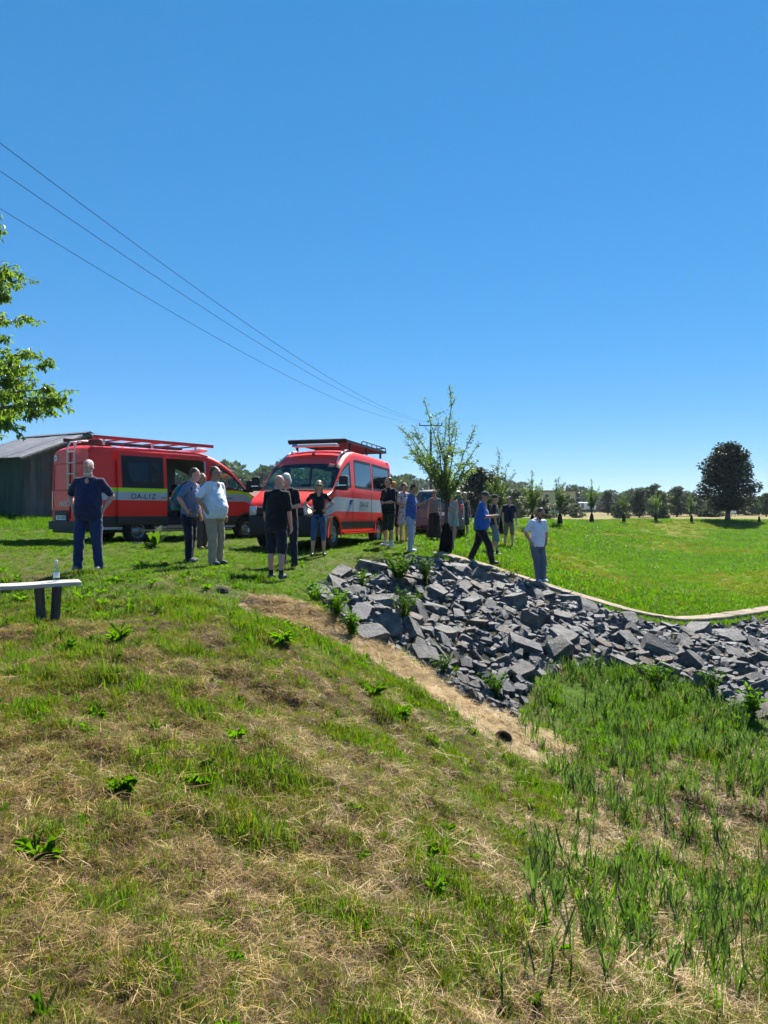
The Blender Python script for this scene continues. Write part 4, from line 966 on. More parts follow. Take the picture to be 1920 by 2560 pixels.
MB().box((2.04,-1.108,1.24),(.16,.035,.04)).build('door_handle',chrome,sdoor,bevel=.012)
text('DA-L1Z',.19,sdoor,(1.44,-1.093,1.255),(math.pi/2,0,0),ink,sx=1.15)
text('HASIČI',.20,lv,(-.012,.30,1.06),(math.pi/2,0,-math.pi/2),plate_m,sx=.95)
text('HASIČI',.075,lv,(4.35,-1.004,1.25),(math.pi/2,0,0),ink)
MB().box((-.022,.45,.72),(.02,.72,.34)).build('plate_recess',blackp,lv,bevel=.02); MB().box((-.036,.45,.70),(.012,.52,.12)).build('number_plate',plate_m,lv); text('3CA 4107',.105,lv,(-.045,.43,.70),(math.pi/2,0,-math.pi/2),ink)
rdr=MB()
for sd in (1,-1):
    y0,y1=(.08*sd,.90*sd); z0,z1=1.42,2.12; b_=.012
    rdr.tube([(b_*-1,y0,z0),(b_*-1,y1,z0),(-.012,y1*.97,z1-.08),(-.012,y1*.93,z1),(-.012,y0,z1)],.012,6)
rdr.build('door_relief',P('red_relief',(.85,.12,.10),.4),lv,smooth=True)
MB().lathe([(0,0),(.085,0),(.085,.006),(0,.006)],20,Matrix.Translation((-.006,.78,2.28))@Matrix.Rotation(-math.pi/2,4,'Y')).build('round_sticker',[white_p],lv)
MB().box((-.014,.78,2.29),(.008,.08,.03)).box((-.014,.80,2.26),(.008,.05,.02)).build('sticker_mark',plate_b,lv)
lad=MB()
for y in (-.05,-.42): lad.tube([(-.10,y,1.42),(-.10,y,2.52),(-.02,y,2.66),(.25,y,2.68)],.022,7)
for z in (1.55,1.83,2.11,2.39): lad.tube([(-.10,-.05,z),(-.10,-.42,z)],.016,6)
lad.build('ladder',white_p,lv,smooth=True)
rk=MB(); rk.box((2.05,-.78,2.77),(3.7,.05,.09)); rk.build('roof_rack',red,lv)
r2=MB(); r2.box((2.05,.78,2.78),(3.7,.05,.09))
for x in (.35,.95,1.55,2.15,2.75,3.35): r2.box((x,0,2.74),(.06,1.5,.03))
r2.build('rack_slats',darkg,lv)
pst=MB()
for x in (.5,1.9,3.3):
    for y in (-.76,.76): pst.box((x,y,2.66),(.05,.04,.16))
pst.build('rack_post',white_p,lv)
MB().box((3.72,0,2.66),(.28,1.2,.10)).build('light_bar',white_p,lv,bevel=.04)
MB().box((3.95,-.955,2.2),(.16,.05,.05)).build('marker_light',blackp,lv,bevel=.01)
MB().box((2.85,-.97,.46),(1.28,.16,.06)).build('door_step',alum,lv)
oc=MB(); oc.tube([(2.2,-.99,.52),(2.2,-.965,1.5),(2.2,-.92,2.28)],.018,5); oc.tube([(3.5,-.99,.52),(3.5,-.965,1.5),(3.5,-.92,2.28),(3.42,-.9,2.36),(2.2,-.9,2.36)],.03,5); oc.build('door_frame',alum,lv,smooth=True)
MB().box((2.0,0,2.48),(3.6,1.5,.03)).build('headliner',grey_in,lv)
# --- middle van, front three-quarter view
TC=math.radians(-107.3); cv_loc=(-.688,22.63,0.0)
cv,_=van('red fire van facing the camera with black roof rack and lit headlight',cv_loc,TC,False,[(.22,1.95),(2.05,3.5),(3.78,4.93)],[(.22,1.95),(2.05,3.5),(3.78,4.93)],False)
cv.rotation_euler=(math.radians(0),math.radians(-.6),TC)
for o in list(cv.children):
    pass
rear_w=MB()
for sd in (1,-1): rear_w.box((-.006,.46*sd,1.83),(.012,.72,.56))
rear_w.build('rear_window',glass_t,cv,bevel=.004)
text('DA-L1Z',.19,cv,(2.75,1.006,1.12),(math.pi/2,0,math.pi),ink,sx=1.1)
MB().lathe([(0,0),(.075,0),(.075,.006),(0,.006)],20,Matrix.Translation((3.85,1.003,1.17))@Matrix.Rotation(-math.pi/2,4,'X')).build('door_emblem',plate_b,cv)
rk=MB()
for y in (.82,-.82): rk.box((1.95,y,2.80),(3.5,.05,.07))
rk.box((3.7,0,2.78),(.05,1.69,.07)); rk.box((.2,0,2.80),(.05,1.69,.07)); rk.build('roof_rack',blackp,cv)
sl=MB()
for x in np.linspace(.5,3.5,11): sl.box((x,0,2.79),(.09,1.6,.03))
sl.build('rack_slats',blackp,cv)
rl=MB()
rl.tube([(2.5,.82,2.82),(2.4,.82,2.93),(.2,.82,2.93),(.2,-.82,2.93)],.018,6); rl.tube([(2.5,-.82,2.82),(2.4,-.82,2.93),(.2,-.82,2.93)],.018,6)
for x in (.2,.65,1.1,1.55,2.0): 
    for y in (.82,-.82): rl.tube([(x,y,2.8),(x,y,2.93)],.014,5)
rl.build('rack_rail',blackp,cv,smooth=True)
pst=MB()
for x in (.6,1.9,3.3):
    for y in (-.78,.78): pst.box((x,y,2.68),(.07,.05,.2))
pst.build('rack_post',blackp,cv)
wd=MB(); wd.box((3.74,0,2.82),(.08,1.7,.08),rot=(0,.5,0)); wd.build('wind_deflector',blackp,cv,bevel=.02)
lb=MB(); lb.box((3.86,0,2.68),(.22,1.30,.075)); lbo=lb.build('light_bar',white_p,cv,bevel=.03); MB().box((3.86,-.55,2.685),(.226,.18,.07)).build('beacon',blue_lens,lbo,bevel=.03)
MB().tube([(3.95,0,2.47),(3.85,.05,2.70)],.008,5).build('antenna',blackp,cv); MB().box((3.98,.0,2.44),(.12,.06,.05)).build('antenna_foot',blackp,cv,bevel=.015)
for sd in (1,-1):
    dr_=MB(); dr_.tube([(3.3,.74*sd,2.60),(3.7,.745*sd,2.53),(4.05,.76*sd,2.40),(4.42,.83*sd,2.17)],.020,6); dr_.build('roof_strip',white_p,cv,smooth=True)
MB().box((.35,.9,2.43),(.1,.05,.06)).build('marker_light',blackp,cv)

# ------------------------------------------------------------------ estate car behind the large young tree
def car():
    root=empty('estate_car',(1.95,25.2,Hs(1.95,25.2)),math.radians(84)); paint=P('car_beige_silver',(.11,.10,.10),.4,(.13,.115,.11),4,coat=.3,metal=.2)
    prof=[(0,.95,.95),(.06,1.05,1.35),(.25,1.62,1.62),(.6,1.68,1.68),(1.8,1.70,1.70),(2.6,1.6,1.6),(3.2,1.15,1.15),(4.0,1.0,1.0),(4.25,.75,.75)]
    xs=np.linspace(0,4.25,52); V=[];F=[];MI=[]; rows=[.25,.32,.40,.48,.56,.66,.78,.90,1.0]; tops=[.05,.12,.5,.85,.93,1.0]
    for x in xs:
        t=float(np.interp(x,[0,.05,.22,.5,1.8,2.5,3.25,3.9,4.15,4.25],[.98,1.12,1.60,1.67,1.69,1.60,1.06,.95,.80,.6])); w=.9*float(np.interp(x,[0,.15,3.7,4.1,4.25],[.93,1,1,.93,.75])); be=min(1.0,t-.06); sec=[]
        for z in rows: sec.append((w*(.95+.05*min(1,(z-.25)/.25)),.25+(z-.25)*(be-.25)/.75))
        for f in tops:
            zz=be+(t-.05-be)*f; sec.append((w*(1-.2*max(0,(zz-1)/.7)),zz))
        y0=sec[-1][0]; sec+=[(y0-.05,t-.02),(y0-.16,t-.005),(y0*.4,t),(0,t+.005)]
        for y,z in sec: V.append((x,y,z))
        for y,z in sec: V.append((x,-y,z))
    n_=len(sec); st=2*n_
    for i in range(len(xs)-1):
        xm=(xs[i]+xs[i+1])/2
        for sd in (0,1):
            for j in range(n_-1):
                a,b_,c,d=i*st+sd*n_+j,(i+1)*st+sd*n_+j,(i+1)*st+sd*n_+j+1,i*st+sd*n_+j+1; zm=(V[a][2]+V[c][2])/2
                if any(math.hypot(xm-w_,zm-.32)<.35 for w_ in (.8,3.4)) and j<9: continue
                mat=0
                if 9<=j<=12 and .45<xm<2.95 and abs(xm-1.7)>.06 and abs(xm-.75)>.05: mat=1
                if j>=15 and (2.55<xm<3.2): mat=1
                F.append((a,b_,c,d) if sd==0 else (d,c,b_,a)); MI.append(mat)
    for i in (0,len(xs)-1):
        ring=[i*st+j for j in range(n_)]+[i*st+n_+j for j in range(n_-2,-1,-1)]; F.append(tuple(ring if i else ring[::-1])); MI.append(0)
    mb=MB(); mb.v=V;mb.f=F;mb.m=MI; b_=mb.build('body',[paint,glass_t],root,smooth=True); md=b_.modifiers.new('e','EDGE_SPLIT'); md.split_angle=math.radians(40)
    MB().add([(.075,-.70,1.12),(.075,.70,1.12),(.20,.58,1.53),(.20,-.58,1.53)],[(0,1,2,3)]).build('rear_window',GLASS('car_rear_glass',(.03,.035,.04),.12),root,loc=(-.022,0,.0))
    MB().box((-.05,0,.48),(.16,1.74,.34)).build('rear_bumper',paint,root,bevel=.05); MB().box((-.14,0,.34),(.04,1.3,.12)).build('bumper_insert',blackp,root)
    MB().box((-.02,0,.80),(.012,.52,.115)).build('number_plate',plate_m,root); text('CB 2',.10,root,(-.029,0,.80),(math.pi/2,0,-math.pi/2),ink)
    MB().box((-.0,0,.905),(.02,.6,.03)).build('tailgate_strip',blackp,root); MB().lathe([(0,0),(.05,0),(.04,.012),(0,.014)],16,Matrix.Translation((.012,0,.99))@Matrix.Rotation(-math.pi/2,4,'Y')).build('badge',chrome,root)
    for sd in (1,-1):
        MB().box((.06,.80*sd,.98),(.12,.13,.34)).build('tail_light',lamp_red,root,bevel=.03)
        MB().box((2.75,1.0*sd,1.05),(.12,.18,.13)).build('wing_mirror',paint,root,bevel=.03)
        MB().tube([(.4,.62*sd,1.70),(1.2,.63*sd,1.735),(2.3,.62*sd,1.68)],.018,6).build('roof_rail',alum,root)
        for x in (.8,3.4): w=wheel(root,x,.80*sd,sd,.32)
    MB().box((2.1,0,.34),(3.6,1.4,.16)).build('underbody',blackp,root)
    tag(root,'silver beige estate car parked with its rear to the camera behind the redhead','car')
car()
# ------------------------------------------------------------------ shed
roof_m=P('shed_roof_metal',(.16,.165,.18),.5,(.27,.27,.29),5,.2,20,metal=.3); green_w=P('shed_green_boards',(.022,.045,.030),.8,(.045,.075,.05),7,.3,25,stretch=(1,1,.15),rnd=.15); grey_w=P('shed_grey_boards',(.06,.055,.055),.85,(.13,.12,.12),4,.3,25,stretch=(1,1,.2),rnd=.15); rust=P('shed_rusty_sheet',(.085,.078,.078),.8,(.13,.055,.04),3,.3,18,contrast=(.45,.62),rnd=.1); tim=P('weathered_timber',(.11,.09,.075),.85,(.2,.17,.14),8,.3,30)
al=math.radians(62); A=Vector((-12.67,25.,.55)); gd=Vector((math.cos(al),math.sin(al),0)); dd=Vector((-math.sin(al),math.cos(al),0))
shed=empty('shed',A,0); up=Vector((0,0,1)); SW,SD,EH,RH=5.0,3.2,2.38,3.35
n_=18
for k in range(n_):   # gable boards
    u0=SW*k/n_; u1=SW*(k+1)/n_-.012; f=lambda u: EH+(RH-EH)*(1-abs(u-SW/2)/(SW/2)); 
    V=[gd*u0-up*.4,gd*u1-up*.4,gd*u1+up*f(u1),gd*u0+up*f(u0)]; off=dd*random.uniform(0,.015); V=[v+off for v in V]; V+= [v+dd*.03 for v in V]
    MB().add(V,[(0,1,2,3),(7,6,5,4),(0,4,5,1),(1,5,6,2),(2,6,7,3),(3,7,4,0)]).build('gable_board',rust if 2<k<9 else grey_w,shed)
n_=16
for k in range(n_):
    u0=SD*k/n_; u1=SD*(k+1)/n_-.01; o=-gd*random.uniform(0,.012); V=[dd*u0-up*.4+o,dd*u1-up*.4+o,dd*u1+up*EH+o,dd*u0+up*EH+o]; V+=[v+gd*.03 for v in V]
    MB().add(V,[(0,3,2,1),(4,5,6,7),(0,1,5,4),(1,2,6,5),(2,3,7,6),(3,0,4,7)]).build('side_board',green_w,shed)
MB().add([gd*SW-up*.4,gd*SW+dd*SD-up*.4,gd*SW+dd*SD+up*EH,gd*SW+up*EH],[(0,1,2,3)]).add([dd*SD-up*.4,dd*SD+gd*SW-up*.4,dd*SD+gd*SW+up*EH,dd*SD+gd*SW/2+up*RH,dd*SD+up*EH],[(0,1,2,3,4)]).build('rear_wall',green_w,shed)
for side in (0,1):
    for k in range(4):  # corrugated sheets
        d0=-.35+(SD+.6)*k/4; d1=-.35+(SD+.6)*(k+1)/4+.05; V=[];F=[]; m_=26; lift=.012*(k%2)
        for i in range(m_+1):
            d=d0+(d1-d0)*i/m_; w=.022*math.sin(2*math.pi*d/.15)+lift
            for t in (-.14,.5,1.0):
                u=SW/2*t if side==0 else SW-SW/2*t; z=EH+(RH-EH)*t+.06+w; V.append(gd*u+dd*d+up*z)
        for i in range(m_):
            for q in range(2): F.append((i*3+q,i*3+q+1,(i+1)*3+q+1,(i+1)*3+q))
        o=MB().add(V,F).build('roof_sheet',roof_m,shed); s_=o.modifiers.new('t','SOLIDIFY'); s_.thickness=.012
MB().add([gd*(SW/2-.2)+dd*-.4+up*(RH+.04),gd*(SW/2)+dd*-.4+up*(RH+.12),gd*(SW/2+.2)+dd*-.4+up*(RH+.04),gd*(SW/2-.2)+dd*(SD+.3)+up*(RH+.04),gd*(SW/2)+dd*(SD+.3)+up*(RH+.12),gd*(SW/2+.2)+dd*(SD+.3)+up*(RH+.04)],[(0,1,4,3),(1,2,5,4)]).build('ridge_cap',roof_m,shed)
for t0,t1 in ((0,SW/2),(SW,SW/2)):
    p=gd*t0+up*(EH-.03)-dd*.36; q=gd*t1+up*(RH-.03)-dd*.36; p=p-(q-p)*.13; MB().tube([p,q],.06,4).build('barge_board',tim,shed)
tag(shed,'old shed with green side, rusty gable and corrugated metal roof at the left edge','shed')

# ------------------------------------------------------------------ bench with bottle
plank=P('bench_plank_wood',(.46,.42,.37),.8,(.30,.26,.22),6,.5,30,stretch=(.15,1.5,1),contrast=(.4,.75)); post=P('bench_post_wood',(.045,.035,.028),.9,(.09,.07,.055),8,.6,30,stretch=(1,1,.2))
br=at(196,1452,9.15); bl=at(-330,1512,7.85); bz=br.z
bdir=Vector((br.x-bl.x,br.y-bl.y,0)); BL=bdir.length; bdir.normalize(); bn=Vector((-bdir.y,bdir.x,0)); ang=math.atan2(bdir.y,bdir.x)
bench=empty('park_bench',(br.x,br.y,Hs(br.x,br.y)),ang); tz=bz-bench.location.z
pm=MB(); nseg=14; V=[];F=[]
for i in range(nseg+1):
    x=-BL*i/nseg; w=.40+.012*math.sin(i*1.7); 
    for y,z in ((-.17,-.05),(w-.17,-.05),(w-.17,0),(-.17,0)): V.append((x+ (.06*(y>0) if i==0 else 0),y+.006*math.sin(i*2.3),tz+z+.004*math.sin(i*1.1)))
for i in range(nseg):
    for k in range(4): F.append((i*4+k,(i+1)*4+k,(i+1)*4+(k+1)%4,i*4+(k+1)%4))
F+=[(0,1,2,3),tuple(nseg*4+k for k in (3,2,1,0))]; pm.add(V,F).build('seat',plank,bench,bevel=.008)
for lx in (-.36,-BL+.4):
    for dx,dy,tw in ((-.12,-.10,.03),(.08,-.13,-.03)):
        w=bench.matrix_basis@Vector((lx+dx,dy,0)); zb=Hs(*( (Matrix.Translation(bench.location)@Matrix.Rotation(ang,4,'Z'))@Vector((lx+dx,dy,0)) ).xy)-bench.location.z
        MB().tube([(lx+dx+tw,dy,zb-.12),(lx+dx+tw*.4,dy,(zb+tz)/2),(lx+dx,dy,tz-.045)],[.058,.056,.06],9).build('leg',post,bench)
tag(bench,'weathered plank bench on dark log legs at the left edge','bench')
pet=GLASS('bottle_plastic',(.90,.95,.98),.08,.6); water_m=GLASS('bottle_water',(.86,.93,.98),.03,.4); cap_m=P('bottle_cap_white',(.75,.77,.8),.4); label_m=P('bottle_label',(.70,.74,.74),.5,(.35,.55,.62),22,contrast=(.45,.6))
def bottle(loc,h,label,rot=(0,0,0)):
    root=empty('water_bottle',loc); root.rotation_euler=rot; s=h/.27
    pr=[(.028,0),(.036,.006),(.037,.02),(.034,.05),(.037,.07),(.036,.11),(.0355,.13),(.030,.145),(.036,.158),(.037,.185),(.033,.21),(.02,.232),(.013,.24),(.013,.252)]
    MB().lathe([(r*s,z*s) for r,z in pr],20).build('bottle_body',pet,root,smooth=True)
    MB().lathe([(r*.93*s,z*s+.002) for r,z in pr if z<.19],18).build('water',water_m,root,smooth=True)
    MB().lathe([(.0372*s,.052*s),(.0376*s,.055*s),(.0376*s,.115*s),(.0372*s,.118*s)],20,cap=False).build('bottle_label',label_m,root,smooth=True)
    MB().lathe([(.016*s,.245*s),(.0165*s,.25*s),(.016*s,.272*s),(.014*s,.275*s)],16).build('bottle_cap',cap_m,root,smooth=True)
    tag(root,label,'bottle','water bottles'); return root
bp_=bench.location+Vector((0,0,tz+.001))-bdir*.26+bn*0.02; bottle(bp_,.27,'clear water bottle with white cap standing on the bench')

# ------------------------------------------------------------------ weeds
def stalk_plant(name,loc,h,n,seed,mat,label,leaf=.06,spread=.25,flowers=None,grp='weeds among the boulders'):
    r=np.random.default_rng(seed); root=empty(name,loc); st=MB(); parts=[]; fl=MB()
    for i in range(n):
        a=r.random()*6.28; e=np.array([math.cos(a)*spread*r.random(),math.sin(a)*spread*r.random(),h*(.6+.5*r.random())]); m_=e*np.array([.4,.4,.55]); st.tube([(0,0,-.05),tuple(m_),tuple(e)],[.006,.005,.002],4)
        k=int(16*h/.5)+6; t=r.random(k)[:,None]; C=np.where(t<.5,m_*t*2,m_+(e-m_)*(t*2-1)); D=r.normal(0,1,(k,3))*np.array([1,1,.5])+np.array([0,0,.5]); parts.append(leaves(C,D,r.normal(0,.5,(k,3))+np.array([0,0,1.]),leaf,leaf*.42,int(r.integers(1e6))))
        if flowers: fl.ell(tuple(e),(.016,.016,.012),n=6,m=4)
    st.build('stem',g_deep,root); V,F,A=cat_leaves(parts); link('foliage',npmesh('foliage',V,F,attr=A),mat,root)
    if flowers: fl.build('flower',flowers,root)
    tag(root,label,'plant',grp); return root
yflow=P('flower_yellow',(.75,.6,.03),.6)
def on(px,py): x,y=G(px,py); return (x,y,Hs(x,y))
for i,(px,py,h,n,mat,lf,sp,fl,lab) in enumerate([
 (1000,1465,.72,30,g_fresh,.075,.5,yflow,'leafy weed with tiny yellow flowers growing out of the boulders'),
 (1062,1462,.55,24,g_deep,.06,.26,None,'dense dark green weed right of the yellow-flowered one'),
 (1010,1560,.6,32,g_deep,.055,.5,None,'tangled weed low between the boulders below the yellow-flowered one'),
 (905,1470,.32,16,g_fresh,.06,.45,None,'low green weed beside the topmost boulders'),
 (840,1545,.42,24,g_fresh,.07,.40,None,'bushy weed at the left foot of the boulders by the straw strip'),
 (790,1505,.32,20,g_fresh,.05,.40,None,'grassy weed patch where the lawn meets the boulders'),
 (880,1590,.38,14,g_fresh,.08,.25,None,'broad-leaved weed on the edge of the straw strip'),
 (1240,1745,.40,26,g_deep,.05,.30,None,'feathery dark weed at the lowest boulders'),
 (1105,1690,.36,14,g_reed,.06,.25,None,'upright weed between the boulders and the straw strip'),
 (1640,1720,.45,20,g_fresh,.07,.45,None,'light green weed at the upper edge of the reed bed'),
 (1785,1740,.42,18,g_deep,.055,.3,None,'dark weed beneath the boulders at right'),
 (1880,1800,.45,14,g_fresh,.10,.3,None,'broad light green weed at the right edge below the boulders'),
 (1270,1440,.15,14,g_yell,.07,.45,None,'yellowish grass tuft on the kerb edge behind the boulders')]):
    stalk_plant('weed',on(px,py),h,n,500+i,mat,lab,lf,sp,fl)
def dock(px,py,n,L,w,seed,lab,mat=g_deep,up=1.05):
    V,F,A=leaf_rosette(n if L>.3 else int(n*2.4),L,w if L>.3 else w*.5,seed,up if L>.3 else 1.15); x,y,z=on(px,py); root=empty('dock_plant',(x,y,z)); k=F.shape[0]
    link('leaf_rosette',npmesh('leaf_rosette',V,F,attr=A,smooth=True),mat,root); st=MB().tube([(0,0,-.05),(.01,0,.06)],[.012,.006],5); st.build('stem',g_deep,root)
    tag(root,lab,'plant','broad-leaved weeds')
dock(388,1372,16,.46,.15,1,'large-leaved dock plant on the lawn beside the open red van',g_deep,1.25)
for i,(px,py,n,L,w,lab) in enumerate([(705,1605,14,.19,.05,'leafy weed at the crest left of the straw strip'),(935,1740,18,.19,.045,'dark green weed clump on the bank right of centre'),(1000,1790,12,.2,.05,'small dark weed below the dark green clump'),(300,1985,18,.12,.035,'largest leafy weed clump in the left foreground bank'),(90,2150,11,.12,.04,'leafy weed at the left edge of the foreground'),(240,1800,9,.12,.035,'dark weed in the straw below the bench'),(480,1965,8,.11,.035,'leafy weed just right of the largest foreground clump'),(590,1850,9,.11,.035,'fresh rosette alone in the straw at left centre'),(1065,2150,7,.12,.025,'small upright weed in the middle foreground'),(300,1600,10,.2,.06,'weed at the crest right of the bench legs')]):
    dock(px,py,int(n*1.3),L*.8,w*.75,30+i,lab,g_fresh)
# molehill and burrow
earth=P('dark_earth',(.035,.026,.02),.95,(.07,.05,.038),15,.6,30)
x,y,z=on(556,1474); MB().lathe([(.12,-.04),(.09,.01),(.05,.035),(.02,.04)],12).build('mole_hill',earth,loc=(x,y,z)).update_tag(); tag(bpy.context.scene.objects['mole_hill'],'small dark molehill on the lawn edge left of the straw strip','mound')
x,y,z=on(1258,1856); hole=empty('burrow_entrance',(x,y,z+.02)); Mh=Matrix.Rotation(math.radians(70),4,'X')@Matrix.Rotation(0,4,'Z')
MB().lathe([(.13,-.05),(.12,.01),(.10,.02),(.09,.0),(.08,-.3),(.0,-.32)],16,Mh,cap=False).build('earth_rim',P('burrow_soil',(.045,.03,.02),1,(.12,.08,.045),12,.7,30),hole,smooth=True); tag(hole,'dark burrow hole at the lower end of the straw strip','burrow')

# ------------------------------------------------------------------ far buildings and vehicles
ywall=P('house_yellow_render',(.50,.46,.20),.9,(.56,.50,.24),3); wpane=P('house_window_dark',(.03,.035,.04),.2); roofr=P('roof_tile_brown',(.16,.075,.05),.8,(.22,.11,.07),4); wall_w=P('house_white',(.62,.60,.56),.9); brick=P('barn_brown',(.17,.10,.075),.9,(.24,.16,.12),2)
hx,hy=((1380-960)/FPX*165,165); hs_=empty('yellow_house',(hx,hy,Hs(hx,hy)),.1); MB().box((0,0,2.5),(8.2,8,5.4)).build('wall',ywall,hs_); MB().box((0,0,5.3),(8.6,8.4,.25)).build('roof',roofr,hs_); MB().box((2.3,0,5.9),(.7,.7,1.1)).build('chimney',ywall,hs_)
for xx in (-2.6,-.2,2.3):
    for zz in (1.3,3.9):
        w_=MB().box((xx,-4.02,zz),(1.15,.08,1.35)).build('window',wall_w,hs_); MB().box((xx,-4.08,zz),(.95,.05,1.15)).build('pane',wpane,w_)
tag(hs_,'pale yellow flat-roofed house among the trees right of centre','house')
bx_,by_=((640-960)/FPX*150,150); bn_=empty('brown_barn',(bx_,by_,1.0),.05); MB().box((0,0,1.4),(24,8,3.4)).build('wall',brick,bn_); MB().add([(-12.5,-4.6,3.0),(12.5,-4.6,3.0),(12.5,0,4.7),(-12.5,0,4.7),(-12.5,4.6,3.0),(12.5,4.6,3.0)],[(0,1,2,3),(3,2,5,4)]).build('roof',roofr,bn_)
for k in range(6): MB().box((-9.5+3.8*k,-4.05,1.9),(1.4,.1,1.0)).build('window',wpane,bn_)
tag(bn_,'long low brown barn seen between the two red vans','barn')
wx_,wy_=((1143-960)/FPX*140,140); wh=empty('white_cottage',(wx_,wy_,Hs(wx_,wy_)),.1); MB().box((0,0,1.3),(7,6,3)).build('wall',wall_w,wh); MB().add([(-3.8,-3.4,2.7),(3.8,-3.4,2.7),(3.8,0,4.6),(-3.8,0,4.6),(-3.8,3.4,2.7),(3.8,3.4,2.7)],[(0,1,2,3),(3,2,5,4)]).build('roof',roofr,wh)
for k in (-2,0,2): MB().box((k,-3.03,1.5),(.9,.08,1.1)).build('window',wpane,wh)
tag(wh,'small white cottage between the trees behind the blonde woman in a dress','house')
def far_bus():
    Y=230; x=(1531-960)/FPX*Y; o=empty('bus',(x,Y,Hs(x,Y)+.9),.08); blue=P('bus_blue',(.02,.05,.35),.4); redb=P('bus_red',(.5,.03,.03),.4)
    MB().box((0,0,1.75),(7.0,2.4,1.7)).build('body',blue,o,bevel=.15); MB().box((0,0,.75),(7.02,2.42,.7)).build('lower_panel',redb,o)
    MB().box((0,-1.215,2.05),(6.3,.04,.7)).build('side_window',wpane,o); MB().box((-3.51,0,1.95),(.04,2.1,1.0)).build('windscreen',wpane,o)
    for k in (-2.2,2.2): MB().lathe([(.42,-.15),(.42,.15)],14,Matrix.Translation((k,-1.1,.4))@Matrix.Rotation(math.pi/2,4,'X')).build('wheel',tyre_m,o)
    tag(o,'tiny blue and red bus on the far road at right','bus')
    x=(1466-960)/FPX*210; o=empty('caravan',(x,210,Hs(x,210)+.7),-.1); MB().add([(-2.6,-1.1,.5),(2.4,-1.1,.5),(2.7,-1.1,1.5),(2.2,-1.1,2.6),(-2.3,-1.1,2.6),(-2.8,-1.1,1.6)]+[(a,1.1,c) for a,c in ((-2.6,.5),(2.4,.5),(2.7,1.5),(2.2,2.6),(-2.3,2.6),(-2.8,1.6))],[(0,1,2,3,4,5),(11,10,9,8,7,6)]+[(k,k+6,(k+1)%6+6,(k+1)%6) for k in range(6)]).build('body',white_p,o,bevel=.1)
    MB().box((.9,-1.12,1.8),(1.6,.05,.7)).build('window',wpane,o); MB().box((-1.3,-1.12,1.5),(.8,.05,1.7)).build('door',grey_in,o); MB().lathe([(.33,-.1),(.33,.1)],12,Matrix.Translation((0,-1.05,.35))@Matrix.Rotation(math.pi/2,4,'X')).build('wheel',tyre_m,o)
    tag(o,'tiny white caravan on the far road left of the bus','caravan')
far_bus()
for i,(px,py,Y,lab) in enumerate([(1783,1284,120,'left one of two white signs in the pale field beside the linden'),(1834,1285,118,'right one of two white signs in the pale field beside the linden')]):
    x=(px-960)/FPX*Y; o=empty('field_sign',(x,Y,Hs(x,Y)),.3); MB().box((0,0,.85),(1.0,.06,.55)).build('board',white_p,o); MB().tube([(-.35,.05,-.1),(-.35,.05,1.1)],.04,6).build('post',tim,o); MB().tube([(.35,.05,-.1),(.35,.05,1.1)],.04,6).build('post',tim,o); tag(o,lab,'sign','white field signs')
for i,(px,lab) in enumerate([(690,'thin floodlight mast above the woods left of the middle van'),(572,'thin floodlight mast above the woods beside the left van')]):
    Y=220; x=(px-960)/FPX*Y; z=Hs(x,Y); o=empty('floodlight_mast',(x,Y,z)); ht=CAM_Z+(1280-1180)/FPX*Y-z; MB().tube([(-.5,0,0),(-.35,0,ht)],.09,6).tube([(.5,0,0),(.35,0,ht)],.09,6).build('mast',steel,o)
    for k in (-.9,0,.9): MB().box((k,-.1,ht+.25),(.7,.3,.5),rot=(.4,0,0)).build('lamp_head',steel,o)
    tag(o,lab,'floodlight','floodlight masts')
# ------------------------------------------------------------------ people
DEFER=[]     # (object, extra raw geometry) to be turned into one skin each
def skinm(name,c): 
    m=P(name,c,.55,tuple(v*.82 for v in c),14,spec=.35); b=[n for n in m.node_tree.nodes if n.type=='BSDF_PRINCIPLED'][0]; b.inputs['Subsurface Weight'].default_value=.08; b.inputs['Subsurface Radius'].default_value=(.01,.004,.002); return m
SK={'fair':skinm('skin_fair',(.62,.33,.23)),'tan':skinm('skin_tanned',(.48,.24,.15)),'pink':skinm('skin_pink',(.66,.32,.24))}
eye_m=P('eye_dark',(.015,.012,.01),.2); lip_m=P('lips',(.30,.09,.075),.5); brow_m=P('brow',(.06,.04,.03),.8)
CL={}
def cloth(name,c,c2=None,sc=30):
    if name not in CL: CL[name]=P('cloth_'+name,c,.85,c2 or tuple(v*.8 for v in c),sc if c2 else 9,.25,160,spec=.2,sheen=.15)
    return CL[name]
def ring_loft(mb,secs,n=14,mat=0):
    """secs: (center Vector, rx, ry, axes (u,v))"""
    V=[];F=[]
    for c,rx,ry,u,v in secs:
        for k in range(n):
            t=2*math.pi*k/n; V.append(c+u*(rx*math.cos(t))+v*(ry*math.sin(t)))
    for i in range(len(secs)-1):
        for k in range(n): F.append((i*n+k,i*n+(k+1)%n,(i+1)*n+(k+1)%n,(i+1)*n+k))
    F.append(tuple(range(n-1,-1,-1))); F.append(tuple((len(secs)-1)*n+k for k in range(n))); mb.add(V,F,mat)
EX,EY,EZ=Vector((1,0,0)),Vector((0,1,0)),Vector((0,0,1))
def tl(mb,secs,n=16):   # torso loft: (z, rx, ry, cy)
    ring_loft(mb,[(Vector((cx,cy,z)),rx,ry,EX,EY) for z,rx,ry,cy,cx in secs],n)
